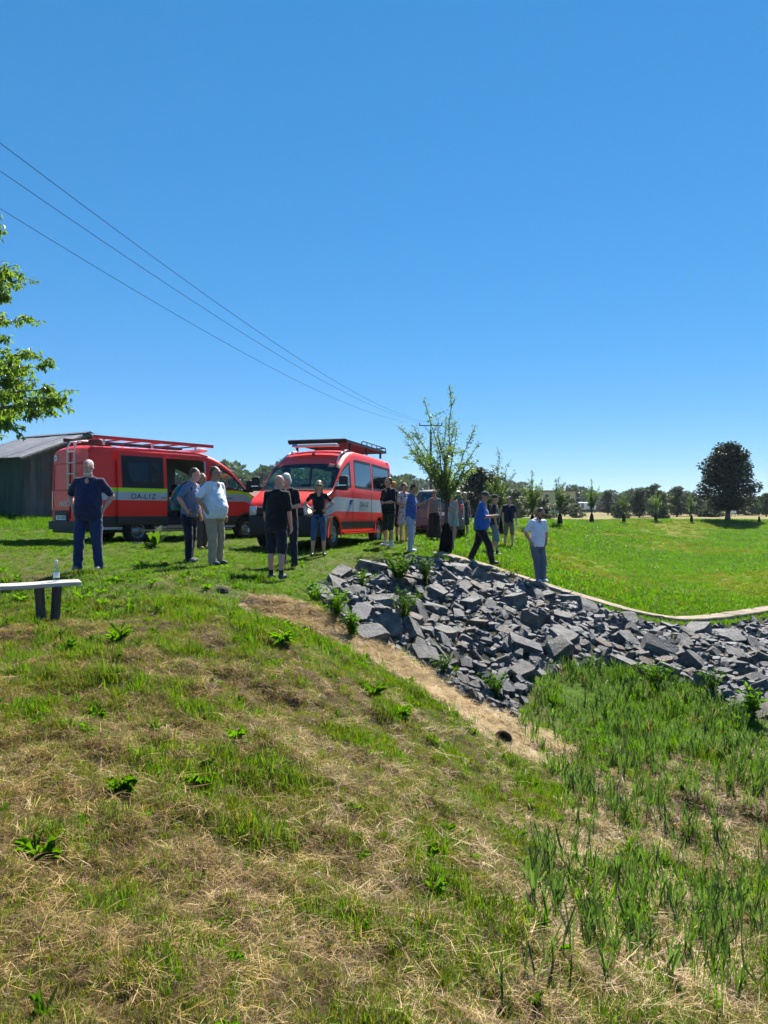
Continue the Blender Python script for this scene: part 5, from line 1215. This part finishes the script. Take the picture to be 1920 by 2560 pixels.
def cap(mb,a,b,r0,r1,n=10):
    a,b=Vector(a),Vector(b); d=(b-a); L=d.length
    if L<1e-5: return
    d/=L; pts=[];rad=[]
    for t in (-.95,-.75,-.4): pts.append(a+d*r0*t); rad.append(r0*math.sqrt(1-t*t))
    for t in (0,.33,.66,1): pts.append(a.lerp(b,t)); rad.append(r0+(r1-r0)*t)
    for t in (.4,.75,.95): pts.append(b+d*r1*t); rad.append(r1*math.sqrt(1-t*t))
    mb.tube(pts,rad,n)
def deferred(name,mb,mat,parent,voxel,smooth=6,disp=0,dscale=.12,extra=None):
    me=mb.mesh(name,True,merge=False); o=link(name,me,mat,parent)
    r=o.modifiers.new('r','REMESH'); r.mode='VOXEL'; r.voxel_size=voxel; r.use_smooth_shade=True
    if smooth: s=o.modifiers.new('s','SMOOTH'); s.factor=.5; s.iterations=smooth
    if disp:
        tx=bpy.data.textures.get('folds%.2f'%dscale) or bpy.data.textures.new('folds%.2f'%dscale,'CLOUDS'); tx.noise_scale=dscale; tx.noise_depth=2
        d=o.modifiers.new('d','DISPLACE'); d.texture=tx; d.strength=disp; d.mid_level=.5; d.texture_coords='GLOBAL'
    DEFER.append((o,extra)); return o
ARM={'down':((.16,.02,-1),(.03,.22,-1)),'hip':((.52,-.36,-.80),(-.36,.40,-.80)),'hip2':((.68,-.28,-.72),(-.52,.5,-.42)),'pocket':((.42,-.28,-.9),(-.28,.38,-.85)),'phone':((.10,.22,-.95),(-.38,.9,.12)),'phone_hi':((.12,.40,-.9),(-.45,.8,.42)),'fold':((.22,.18,-.95),(-.85,.55,.08)),'belly':((.25,.12,-.95),(-.75,.6,-.12)),'up':((.2,.5,-.8),(-.25,.45,.9)),'hold':((.2,-.02,-1),(.12,.1,-1))}
def person(px,Y,h,yaw,label,skin='fair',top=None,bottom=None,hair=None,shoes=None,arms=('down','down'),g=1.0,belly=0.,feet=((.11,0),(.11,0)),head=(0,0),lean=0.,sleeve=.62,legs='trousers',female=False,extras=(),socks=None,z=None,bald=False,cap_m=None,glasses=None,beard=None,lift=(0,0),topkind='shirt',collar=True):
    x=(px-960)/FPX*Y; s=h/1.78; zz=Hs(x,Y) if z is None else z
    root=empty('person',(x,Y,zz+.015),math.radians(yaw)); root.scale=(s,s,s); tag(root,label,'person','people by the vans and the basin')
    sk=SK[skin]; gr=g**.5; fem=.9 if female else 1.0
    LN=lambda zz_: -lean*max(0,zz_-.9)       # forward lean (front is -y)
    sh=1.435; sw=.175*fem*(1+.25*(g-1)); hipw=.092*gr
    hips=[Vector((sd*hipw,0,.90)) for sd in (-1,1)]; ank=[];kn=[]
    for i,sd in enumerate((-1,1)):
        fx,fy=feet[i]; a=Vector((sd*fx,-fy,.085+lift[i])); ank.append(a); m_=hips[i].lerp(a,.49); bend=.03+.08*abs(fy); kn.append(m_+Vector((sd*.006,-bend,0)))
    # arms: index 0 = the person's right (-x), 1 = left (+x)
    el=[];wr=[];S_=[]
    for i,sd in enumerate((-1,1)):
        e,w=ARM[arms[i]]; e=Vector((sd*e[0],-e[1],e[2])).normalized(); w=Vector((sd*w[0],-w[1],w[2])).normalized()
        so=Vector((sd*sw,LN(sh),sh)); S_.append(so); el.append(so+e*.285*(1+.12*(g-1))); wr.append(el[-1]+w*.25)
    # ---- body skin
    b=MB(); hp=Vector((0,LN(1.52)-.015,1.50)); R=Euler((math.radians(head[1]),0,math.radians(head[0]))).to_matrix()
    hd=lambda v: hp+R@(Vector(v)-Vector((0,0,1.50)))
    b.ell(hd((0,.005,1.685)),(.074,.095,.094),R); b.ell(hd((0,-.022,1.61)),(.061,.07,.075),R); b.ell(hd((0,-.045,1.575)),(.04,.045,.035),R)
    cap(b,hd((0,-.095,1.665)),hd((0,-.112,1.63)),.010,.016,6)
    for sd in (-1,1): b.ell(hd((sd*.076,.012,1.645)),(.012,.024,.033),R,8,6); b.ell(hd((sd*.03,-.078,1.612)),(.026,.022,.022),R,8,6)
    b.ell(hd((0,-.085,1.695)),(.055,.018,.014),R,8,6)
    b.ell((0,LN(1.44)-.083*gr,1.44),(.034,.024,.048)); nr=.056*fem*gr; cap(b,(0,LN(1.4)+.01,1.42),hd((0,0,1.58)),nr*1.1,nr)
    f=.9
    tl(b,[(z_,rx*f*fem,ry*f,cy+LN(z_),0) for z_,rx,ry,cy in ((.82,.13*g,.10*g,0),(.95,.14*g,.11*g,-.02*belly),(1.1,.13*g,.105*g,-.04*belly),(1.28,.15,.105,-.01),(1.40,.15,.09,0),(1.46,.08,.07,0))])
    aw=gr*(.86 if female else 1)
    for i in (0,1):
        cap(b,S_[i],el[i],.046*aw,.038*aw); cap(b,el[i],el[i].lerp(wr[i],.3),.038*aw,.041*aw); cap(b,el[i].lerp(wr[i],.3),wr[i],.041*aw,.027*aw)
        cap(b,hips[i],kn[i],.078*gr,.052*gr); cap(b,kn[i],kn[i].lerp(ank[i],.32)+Vector((0,.018,0)),.05*gr,.055*gr); cap(b,kn[i].lerp(ank[i],.32)+Vector((0,.018,0)),ank[i],.055*gr,.034); cap(b,ank[i]+Vector((0,.02,-.03)),ank[i]+Vector((0,-.12,-.05)),.032,.028)
        d=(wr[i]-el[i]).normalized(); cap(b,wr[i],wr[i]+d*.06,.026*aw,.030*aw); cap(b,wr[i]+d*.05,wr[i]+d*.085,.030*aw,.024*aw)
    # fingers, thumb, eyes, mouth: raw chains rooted in the palm and head
    ex=MB()
    for i,sd in enumerate((-1,1)):
        d=(wr[i]-el[i]).normalized(); inward=Vector((-sd,0,0)); 
        side=d.cross(inward); side = side.normalized() if side.length>.1 else EY.copy()
        if side.y>0: side=-side                       # thumb side points to the front
        pn=side.cross(d).normalized(); 
        if pn.dot(inward)<0: pn=-pn                   # palm faces the body
        curl=.55 if arms[i] in ('down','hip','pocket') else 1.05
        base=wr[i]+d*.078
        for k,(off,ln) in enumerate(((.024,.068),(.008,.078),(-.009,.072),(-.025,.056))):
            p0=base+side*off*aw; p1=p0+(d*math.cos(curl*.5)+pn*math.sin(curl*.5))*ln*.45; p2=p1+(d*math.cos(curl*1.2)+pn*math.sin(curl*1.2))*ln*.32; p3=p2+(d*math.cos(curl*1.9)+pn*math.sin(curl*1.9))*ln*.25
            ex.tube([p0-d*.02,p0,p1,p2,p3],[.009,.0095,.009,.0082,.006],6)
        t0=wr[i]+d*.03+side*.022; t1=t0+(d*.55+side*.7+pn*.35).normalized()*.036; t2=t1+(d*.85+side*.25+pn*.4).normalized()*.03
        ex.tube([t0-side*.015,t0,t1,t2],[.012,.0125,.0105,.007],6)
    for sd in (-1,1):
        ex.ell(hd((sd*.031,-.083,1.662)),(.017,.010,.010),R,8,5,mat=1); ex.ell(hd((sd*.032,-.094,1.688)),(.024,.009,.007),R,8,4,mat=3)
    ex.ell(hd((0,-.089,1.588)),(.028,.011,.009),R,8,4,mat=2)
    deferred('body',b,[sk,eye_m,lip_m,brow_m],root,.0125,5,extra=ex)
    # ---- upper garment
    if top is not None:
        m_=MB(); hem=.84 if topkind=='shirt' else .84
        if female: SC=((hem,.165*g,.125*g,0),(.95,.155*g,.12*g,0),(1.06,.132*g,.108*g,0),(1.18,.14*g,.118*g,-.012),(1.28,.155,.13,-.025),(1.36,.155,.108,-.005),(1.43,.12,.08,0),(1.47,.07,.06,0))
        else: SC=((hem,.172*g,.128*g,-.015*belly),(.93,.176*g,.135*g*(1+.12*belly),-.03*belly),(1.05,.174*g,.135*g*(1+.25*belly),-.055*belly),(1.17,.176*g**.8,.132*g**.8*(1+.15*belly),-.035*belly),(1.29,.190*g**.4,.13*g**.4,-.008),(1.38,.185*g**.4,.112,0),(1.445,.125,.088,.005),(1.49,.066*gr,.064*gr,.0))
        tl(m_,[(z_,rx,ry,cy+LN(z_),0) for z_,rx,ry,cy in SC],18)
        for i,sd in enumerate((-1,1)):
            cap(m_,(sd*.09,LN(1.42),1.42),S_[i]+Vector((0,0,-.008)),.07,.063*aw); cap(m_,(sd*.02,LN(1.47)+.02,1.485),S_[i]+Vector((-sd*.03,.01,.015)),.05*gr,.045)
            if sleeve>0: 
                e=S_[i].lerp(el[i],min(sleeve,1)); cap(m_,S_[i],e,.064*aw,.058*aw)
                if sleeve>1: cap(m_,el[i],el[i].lerp(wr[i],sleeve-1),.055*aw,.05*aw)
        if collar: tl(m_,[(1.47,.075*gr,.075*gr,LN(1.47),0),(1.515,.07*gr,.075*gr,LN(1.5)+.004,0)],14)
        deferred('shirt',m_,top,root,.0165,3,.030,.075)
    # ---- lower garment
    if bottom is not None:
        m_=MB()
        if legs in ('dress','skirt','longskirt'):
            z0={'dress':.50,'skirt':.52,'longskirt':.14}[legs]; fl={'dress':.215,'skirt':.2,'longskirt':.27}[legs]
            SC=[(z0,fl*g,fl*.8*g,0),((z0+.9)/2,.20*g,.16*g,0),(.86,.178*g,.135*g,0),(1.0,.15*g,.12*g,0)]
            if legs=='dress': SC+=[(1.08,.135*g,.112*g,0),(1.18,.145*g,.125*g,-.012),(1.29,.158,.135,-.03),(1.36,.13,.10,-.012)]
            tl(m_,[(z_,rx,ry,cy+LN(z_),0) for z_,rx,ry,cy in SC],18)
        else:
            tl(m_,[(.80,.155*g,.118*g,0,0),(.88,.168*g,.128*g,0,0),(.98,.160*g,.122*g,-.01*belly,0)],16)
            for i in (0,1):
                a=ank[i]+Vector((0,.005,-.035))
                if legs=='trousers': cap(m_,hips[i]-EZ*.03,kn[i],.102*gr,.078*gr); cap(m_,kn[i],a,.078*gr,.064 if g<1.2 else .074)
                elif legs=='capri': cap(m_,hips[i]-EZ*.03,kn[i],.09*gr,.064*gr); cap(m_,kn[i],kn[i].lerp(ank[i],.22),.064*gr,.064)
                else: cap(m_,hips[i]-EZ*.03,kn[i].lerp(hips[i],.02),.097*gr,.082*gr); cap(m_,kn[i].lerp(hips[i],.1),kn[i].lerp(ank[i],.06),.08*gr,.078*gr)
        deferred({'trousers':'trousers','capri':'trousers','shorts':'shorts','dress':'dress'}.get(legs,'skirt'),m_,bottom,root,.017,3,.030,.085)
    if legs=='dress':
        st=MB()
        for sd in (-1,1): st.tube([(sd*.075,LN(1.33)-.115,1.33),(sd*.085,LN(1.46)-.03,1.455),(sd*.08,LN(1.38)+.085,1.36)],.012,6)
        st.build('strap',bottom,root,smooth=True)
    # ---- shoes
    for i,sd in enumerate((-1,1)):
        m_=MB(); a=ank[i]; m_.ell((a.x,a.y+.015,a.z-.04),(.042,.055,.045)); cap(m_,(a.x,a.y-.02,a.z-.042),(a.x+sd*.012,a.y-.135,a.z-.056),.042,.034); cap(m_,(a.x,a.y+.03,a.z-.05),(a.x+sd*.01,a.y-.10,a.z-.05),.040,.042)
        if shoes is not None: deferred('shoe',m_,shoes,root,.013,3)
        if socks is not None:
            q=MB(); cap(q,a+Vector((0,.0,-.02)),a.lerp(kn[i],.14),.042,.043); q.build('sock',socks,root,smooth=True)
    # ---- hair, cap, glasses, beard
    if hair is not None:
        kind,hm=hair; m_=MB()
        if kind=='short':
            m_.ell(hd((0,.030,1.712)),(.079,.088,.082),R); m_.ell(hd((0,.055,1.665)),(.075,.056,.07),R)
        elif kind=='fringe': m_.ell(hd((0,.055,1.66)),(.078,.052,.06),R); m_.ell(hd((0,.03,1.655)),(.081,.06,.03),R)
        elif kind=='full':
            m_.ell(hd((0,.028,1.715)),(.086,.094,.086),R); m_.ell(hd((0,.062,1.64)),(.086,.056,.10),R)
            for sd in (-1,1): cap(m_,hd((sd*.072,.03,1.68)),hd((sd*.074,.03,1.585)),.026,.022)
        elif kind in ('long','bob'):
            lo=1.38 if kind=='long' else 1.50
            m_.ell(hd((0,.028,1.715)),(.087,.094,.087),R); m_.ell(hd((0,.06,1.63)),(.088,.058,.11),R)
            for sd in (-1,1): cap(m_,hd((sd*.074,.02,1.69)),hd((sd*.082,.0,lo)),.028,.024)
            cap(m_,hd((0,.07,1.66)),hd((0,.085,lo)),.07,.055)
        deferred('hair',m_,hm,root,.011,2,.010,.03)
    if beard is not None:
        m_=MB(); m_.ell(hd((0,-.05,1.562)),(.052,.046,.036),R); 
        for sd in (-1,1): cap(m_,hd((sd*.064,.0,1.63)),hd((sd*.048,-.045,1.57)),.012,.020)
        m_.ell(hd((0,-.098,1.608)),(.03,.012,.008),R); deferred('beard',m_,beard,root,.010,2,.012,.03)
    if cap_m is not None:
        m_=MB(); m_.ell(hd((0,.012,1.725)),(.087,.104,.072),R); m_.ell(hd((0,-.11,1.715)),(.062,.07,.012),R); deferred('cap',m_,cap_m,root,.011,2)
    if glasses is not None:
        m_=MB(); 
        for sd in (-1,1): m_.box(hd((sd*.034,-.098,1.660)),(.052,.012,.034),R); m_.tube([hd((sd*.062,-.09,1.666)),hd((sd*.084,.02,1.665))],.0035,5)
        m_.box(hd((0,-.102,1.668)),(.02,.01,.008),R); m_.build('sunglasses',glasses,root,bevel=.004)
    root['_wr']=[tuple(v) for v in wr]
    return root,wr,el,S_,hd,R
def wpos(root,v): return Matrix.LocRotScale(root.location,root.rotation_euler,root.scale)@Vector(v)
sun_g=P('sunglass_black',(.01,.01,.012),.15); h_dark=P('hair_dark',(.025,.018,.013),.6,(.05,.035,.025),60); h_brown=P('hair_brown',(.07,.045,.028),.6,(.11,.07,.045),60); h_grey=P('hair_grey',(.34,.32,.30),.6,(.46,.44,.41),60); h_white=P('hair_silver',(.55,.53,.49),.6,(.66,.63,.58),60); h_blond=P('hair_blonde',(.42,.28,.13),.5,(.58,.42,.22),60); h_red=P('hair_red',(.34,.06,.02),.5,(.5,.11,.03),60); h_dblond=P('hair_dark_blonde',(.26,.18,.10),.5,(.4,.29,.16),60)
s_white=P('shoe_white',(.68,.69,.72),.6,(.6,.61,.64),20); s_black=P('shoe_black',(.012,.012,.014),.5); s_grey=P('shoe_grey',(.16,.155,.15),.7); s_navy=P('shoe_navy',(.02,.025,.06),.7,(.10,.10,.12),20); s_tan=P('sandal_tan',(.30,.19,.11),.7)
k_phone=P('phone_black',(.012,.012,.014),.2)
def phone(root,wr,el,label):
    d=[(wr[i]-el[i]).normalized() for i in (0,1)]; c=(wr[0]+d[0]*.11+wr[1]+d[1]*.11)/2; p=wpos(root,c+Vector((0,0,.035)))
    o=empty('mobile_phone',p,root.rotation_euler.z); MB().box((0,0,0),(.075,.010,.15)).build('case',k_phone,o,bevel=.004); MB().box((0,.0056,0),(.066,.001,.138)).build('screen',P('phone_screen',(.05,.06,.08),.1),o)
    o.rotation_euler=(math.radians(-48),0,root.rotation_euler.z); tag(o,label,'phone','mobile phones')
R0=person
r,*_=R0(222,11.7,1.80,2,'big bearded person in navy polo and jeans facing the camera beside the left van','pink',cloth('navy_polo',(.022,.026,.075)),cloth('jeans_dark',(.018,.035,.11)),('short',h_white),s_grey,('hip','hip'),1.28,.55,((.17,.02),(.17,.02)),(0,6),beard=h_white,sleeve=.78)
r,wr,el,S_,hd,R=R0(472,13.25,1.74,78,'person in grey-blue shirt with a backpack standing by the open van door','pink',cloth('greyblue_shirt',(.14,.18,.31)),cloth('navy_trousers',(.012,.014,.035)),('short',h_brown),s_grey,('hip','down'),1.12,.4,((.10,.05),(.10,-.03)),(8,14),.12,sleeve=.8)
# backpack worn by that person
bk=empty('backpack',r.location,r.rotation_euler.z); bk.scale=r.scale; teal=cloth('teal_nylon',(.025,.20,.27)); orange=cloth('orange_trim',(.55,.16,.08)); navy=cloth('pack_navy',(.015,.03,.08))
m_=MB(); tl(m_,[(.98,.12,.07,.245,0),(1.02,.15,.10,.25,0),(1.18,.155,.11,.245,0),(1.36,.14,.09,.19,0),(1.46,.09,.06,.145,0)],14); deferred('pack_body',m_,teal,bk,.016,3,.012,.08)
m_=MB(); tl(m_,[(1.0,.10,.05,.335,0),(1.16,.115,.055,.34,0),(1.2,.10,.04,.33,0)],12); deferred('front_pocket',m_,navy,bk,.014,2)
m_=MB(); m_.tube([(-.16,.20,1.05),(-.165,.30,1.16),(-.15,.22,1.34)],.016,6); m_.tube([(.16,.20,1.05),(.165,.30,1.16),(.15,.22,1.34)],.016,6); m_.tube([(-.13,.335,1.2),(0,.40,1.21),(.13,.335,1.2)],.013,6); m_.build('orange_piping',orange,bk,smooth=True)
for sd in (-1,1): MB().tube([(sd*.10,.12,1.44),(sd*.125,.0,1.515),(sd*.135,-.13,1.40),(sd*.15,-.10,1.22),(sd*.165,.06,1.12),(sd*.14,.2,1.06)],.018,6).build('shoulder_strap',navy,bk,smooth=True)
tag(bk,'teal backpack with orange trim carried by the person at the open van','backpack')
R0(505,16.4,1.74,55,'person in light blue shirt and brown trousers half hidden behind the backpack wearer','tan',cloth('lightblue_shirt',(.24,.32,.52)),cloth('brown_trousers',(.10,.06,.05)),('short',h_dark),s_tan,('down','down'),1.0,.2,((.1,.03),(.1,-.03)))
R0(535,13.1,1.80,66,'heavy person in white polo and beige trousers with hand on hip','tan',cloth('white_polo',(.74,.78,.88)),cloth('beige_trousers',(.42,.32,.22)),('short',h_brown),s_navy,('hip','down'),1.36,.75,((.12,.06),(.13,.02)),(6,2),.02,sleeve=.82,glasses=P('spectacles',(.1,.1,.11),.2))
R0(690,12.3,1.80,158,'bald person in black shirt and dark shorts seen from behind on the lawn','pink',cloth('black_polo',(.009,.009,.011)),cloth('dark_shorts',(.014,.016,.032)),None,s_navy,('down','down'),1.2,.45,((.10,.0),(.11,.02)),(-20,12),.06,legs='shorts',socks=cloth('sock_dark',(.02,.02,.03)),sleeve=.85)
R0(722,14.2,1.84,-18,'silver-haired person in black T-shirt talking to the bald one before the van','pink',cloth('black_tee',(.008,.008,.010)),cloth('navy_worktrousers',(.012,.014,.03)),('full',h_white),s_black,('belly','belly'),1.05,.2,((.12,.02),(.12,.0)),(-12,16),.10,collar=False,sleeve=.72)
R0(797,16,1.68,6,'blonde person in sunglasses and black top with hands on hips before the van','fair',cloth('black_top',(.010,.010,.014)),cloth('denim_capri',(.045,.095,.21)),('bob',h_dblond),s_black,('hip2','hip2'),1.0,0,((.15,.02),(.12,.0)),(0,0),legs='capri',female=True,glasses=sun_g,collar=False,sleeve=.55)
R0(972,18.7,1.80,-52,'person in black polo and olive shorts with folded arms at the van rear','fair',cloth('black_polo2',(.010,.010,.013)),cloth('olive_shorts',(.028,.034,.024)),('short',h_brown),s_white,('belly','belly'),1.18,.35,((.14,.0),(.14,.02)),(-5,0),legs='shorts',socks=cloth('sock_white',(.6,.6,.62)),sleeve=.85)
R0(984,20.3,1.70,170,'person in a yellow cap almost hidden behind the one in olive shorts','tan',cloth('dark_blue_top',(.02,.025,.05)),cloth('grey_shorts',(.06,.06,.065)),None,s_black,('down','down'),1.0,0,((.1,.0),(.1,.02)),legs='shorts',cap_m=cloth('yellow_cap',(.62,.38,.05)),socks=cloth('sock_dark',(.02,.02,.03)))
flor=P('cloth_floral',(.62,.50,.54),.85,(.10,.03,.10),13,.2,100,contrast=(.56,.60))
R0(1009,20.2,1.66,30,'person in white and purple floral dress behind the one in a blue shirt','pink',flor,flor,('short',h_brown),s_tan,('belly','down'),1.05,0,((.1,.02),(.1,.0)),(25,8),legs='skirt',female=True,sleeve=.7,collar=False,glasses=sun_g)
r,wr,el,*_=R0(1026,18.3,1.74,72,'person in blue shirt and pale trousers bent over a phone beside the large tree','tan',cloth('blue_shirt',(.05,.115,.38)),cloth('pale_trousers',(.40,.44,.54)),('short',h_dark),s_white,('phone_hi','phone_hi'),1.06,.2,((.11,.03),(.11,-.02)),(0,22),.05,sleeve=1.15); phone(r,wr,el,'phone held by the person in blue shirt and pale trousers')
R0(1086,22.6,1.64,-8,'redhead in sunglasses, grey top and long dark skirt beside the parked car','fair',cloth('grey_top',(.23,.20,.19)),cloth('long_skirt',(.028,.022,.02)),('short',h_red),s_black,('down','down'),1.12,0,((.1,.0),(.1,.0)),(-12,2),legs='longskirt',female=True,glasses=sun_g,collar=False,sleeve=.1)
R0(1131,24.3,1.66,-25,'person in a mint green dress mostly hidden behind the large tree trunk','fair',None,cloth('mint_dress',(.22,.40,.38)),('bob',h_brown),s_tan,('belly','down'),1.1,0,((.1,.0),(.1,.0)),legs='dress',female=True)
r14,wr14,*_=R0(1161,26,1.64,-8,'long-haired blonde in short grey dress holding a bottle','fair',None,cloth('grey_dress',(.055,.055,.075)),('long',h_blond),s_tan,('up','hold'),1.0,0,((.12,.02),(.11,.0)),(-10,5),legs='dress',female=True)
p=wpos(r14,wr14[1]+Vector((.02,-.03,-.32))); bottle(p,.24,'water bottle hanging from the hand of the long-haired blonde')
r,wr,el,*_=R0(1202,17.85,1.80,74,'heavy person in bright blue polo walking along the kerb looking at a phone','tan',cloth('bright_blue_polo',(.02,.11,.42)),cloth('black_trousers',(.010,.010,.014)),None,s_black,('phone','phone'),1.36,.5,((.09,.30),(.09,-.30)),(0,16),.07,sleeve=.9,cap_m=cloth('grey_cap',(.07,.065,.06)),glasses=sun_g,lift=(.0,.0),z=None); phone(r,wr,el,'phone held by the walking person in bright blue polo')
R0(1236,20.6,1.76,80,'person in dark T-shirt and cap half hidden behind the walking one','fair',cloth('charcoal_tee',(.03,.03,.04)),cloth('pale_blue_shorts',(.18,.24,.34)),None,s_black,('down','down'),1.05,.2,((.1,.08),(.1,-.05)),legs='shorts',cap_m=cloth('dark_cap',(.02,.024,.02)),collar=False,socks=cloth('sock_dark',(.02,.02,.03)))
r17,wr17,*_=R0(1272,25.2,1.78,8,'slim person in navy T-shirt and khaki shorts with a bottle, looking left','fair',cloth('navy_tee',(.012,.014,.035)),cloth('khaki_shorts',(.20,.175,.115)),('short',h_dark),s_navy,('down','hold'),1.0,0,((.14,.02),(.13,.0)),(-55,0),legs='shorts',collar=False,glasses=sun_g)
p=wpos(r17,wr17[1]+Vector((.03,-.03,-.30))); bottle(p,.24,'water bottle in the hand of the person in navy T-shirt')
R0(1343,17.28,1.80,22,'person in white T-shirt and grey trousers on the kerb with hands in pockets','tan',cloth('white_tee',(.76,.78,.88)),cloth('grey_trousers',(.115,.135,.18)),('short',h_dark),s_white,('pocket','pocket'),1.1,.1,((-.01,.03),(.10,.12)),(14,30),.05,collar=False,sleeve=.8,beard=h_dark,glasses=sun_g,z=Hs((1343-960)/FPX*17.28,17.28)+.04)

# ------------------------------------------------------------------ turn the deferred skins and lettering into plain meshes
for o in [o for o,_ in DEFER]: o.data.update()
bpy.context.view_layer.update(); dg=bpy.context.evaluated_depsgraph_get()
for o,ex in DEFER:
    me=bpy.data.meshes.new_from_object(o.evaluated_get(dg))
    mats=[m for m in o.data.materials]
    if ex is not None:
        bm=bmesh.new(); bm.from_mesh(me); V=[bm.verts.new(v) for v in ex.v]; 
        for f,mi in zip(ex.f,ex.m):
            try: q=bm.faces.new([V[k] for k in f]); q.material_index=mi; q.smooth=True
            except ValueError: pass
        bm.to_mesh(me); bm.free()
    o.modifiers.clear(); me.name=o.name; o.data=me
    me.materials.clear()
    for m in mats: me.materials.append(m)
for o in TEXTS:
    me=bpy.data.meshes.new_from_object(o.evaluated_get(dg)); me.name='lettering'; par=o.parent; n_=bpy.data.objects.new('lettering',me); COL.objects.link(n_); n_.parent=par; n_.location=o.location; n_.rotation_euler=o.rotation_euler; n_.scale=o.scale
    bpy.data.objects.remove(o)
for o in S.objects:
    if '_wr' in o: del o['_wr']
# ------------------------------------------------------------------ thin summer haze
hz=MB().box((60,400,26),(1890,1840,64)).build('haze',[]); hm,n,l=nodes_of('haze_air'); out=n.new('ShaderNodeOutputMaterial'); v=n.new('ShaderNodeVolumePrincipled'); v.inputs['Color'].default_value=(.80,.88,1,1); v.inputs['Density'].default_value=.00020; v.inputs['Anisotropy'].default_value=0
l.new(v.outputs[0],out.inputs['Volume']); hz.data.materials.append(hm); tag(hz,'thin blue summer haze over the far fields and woods','haze',kind='stuff')
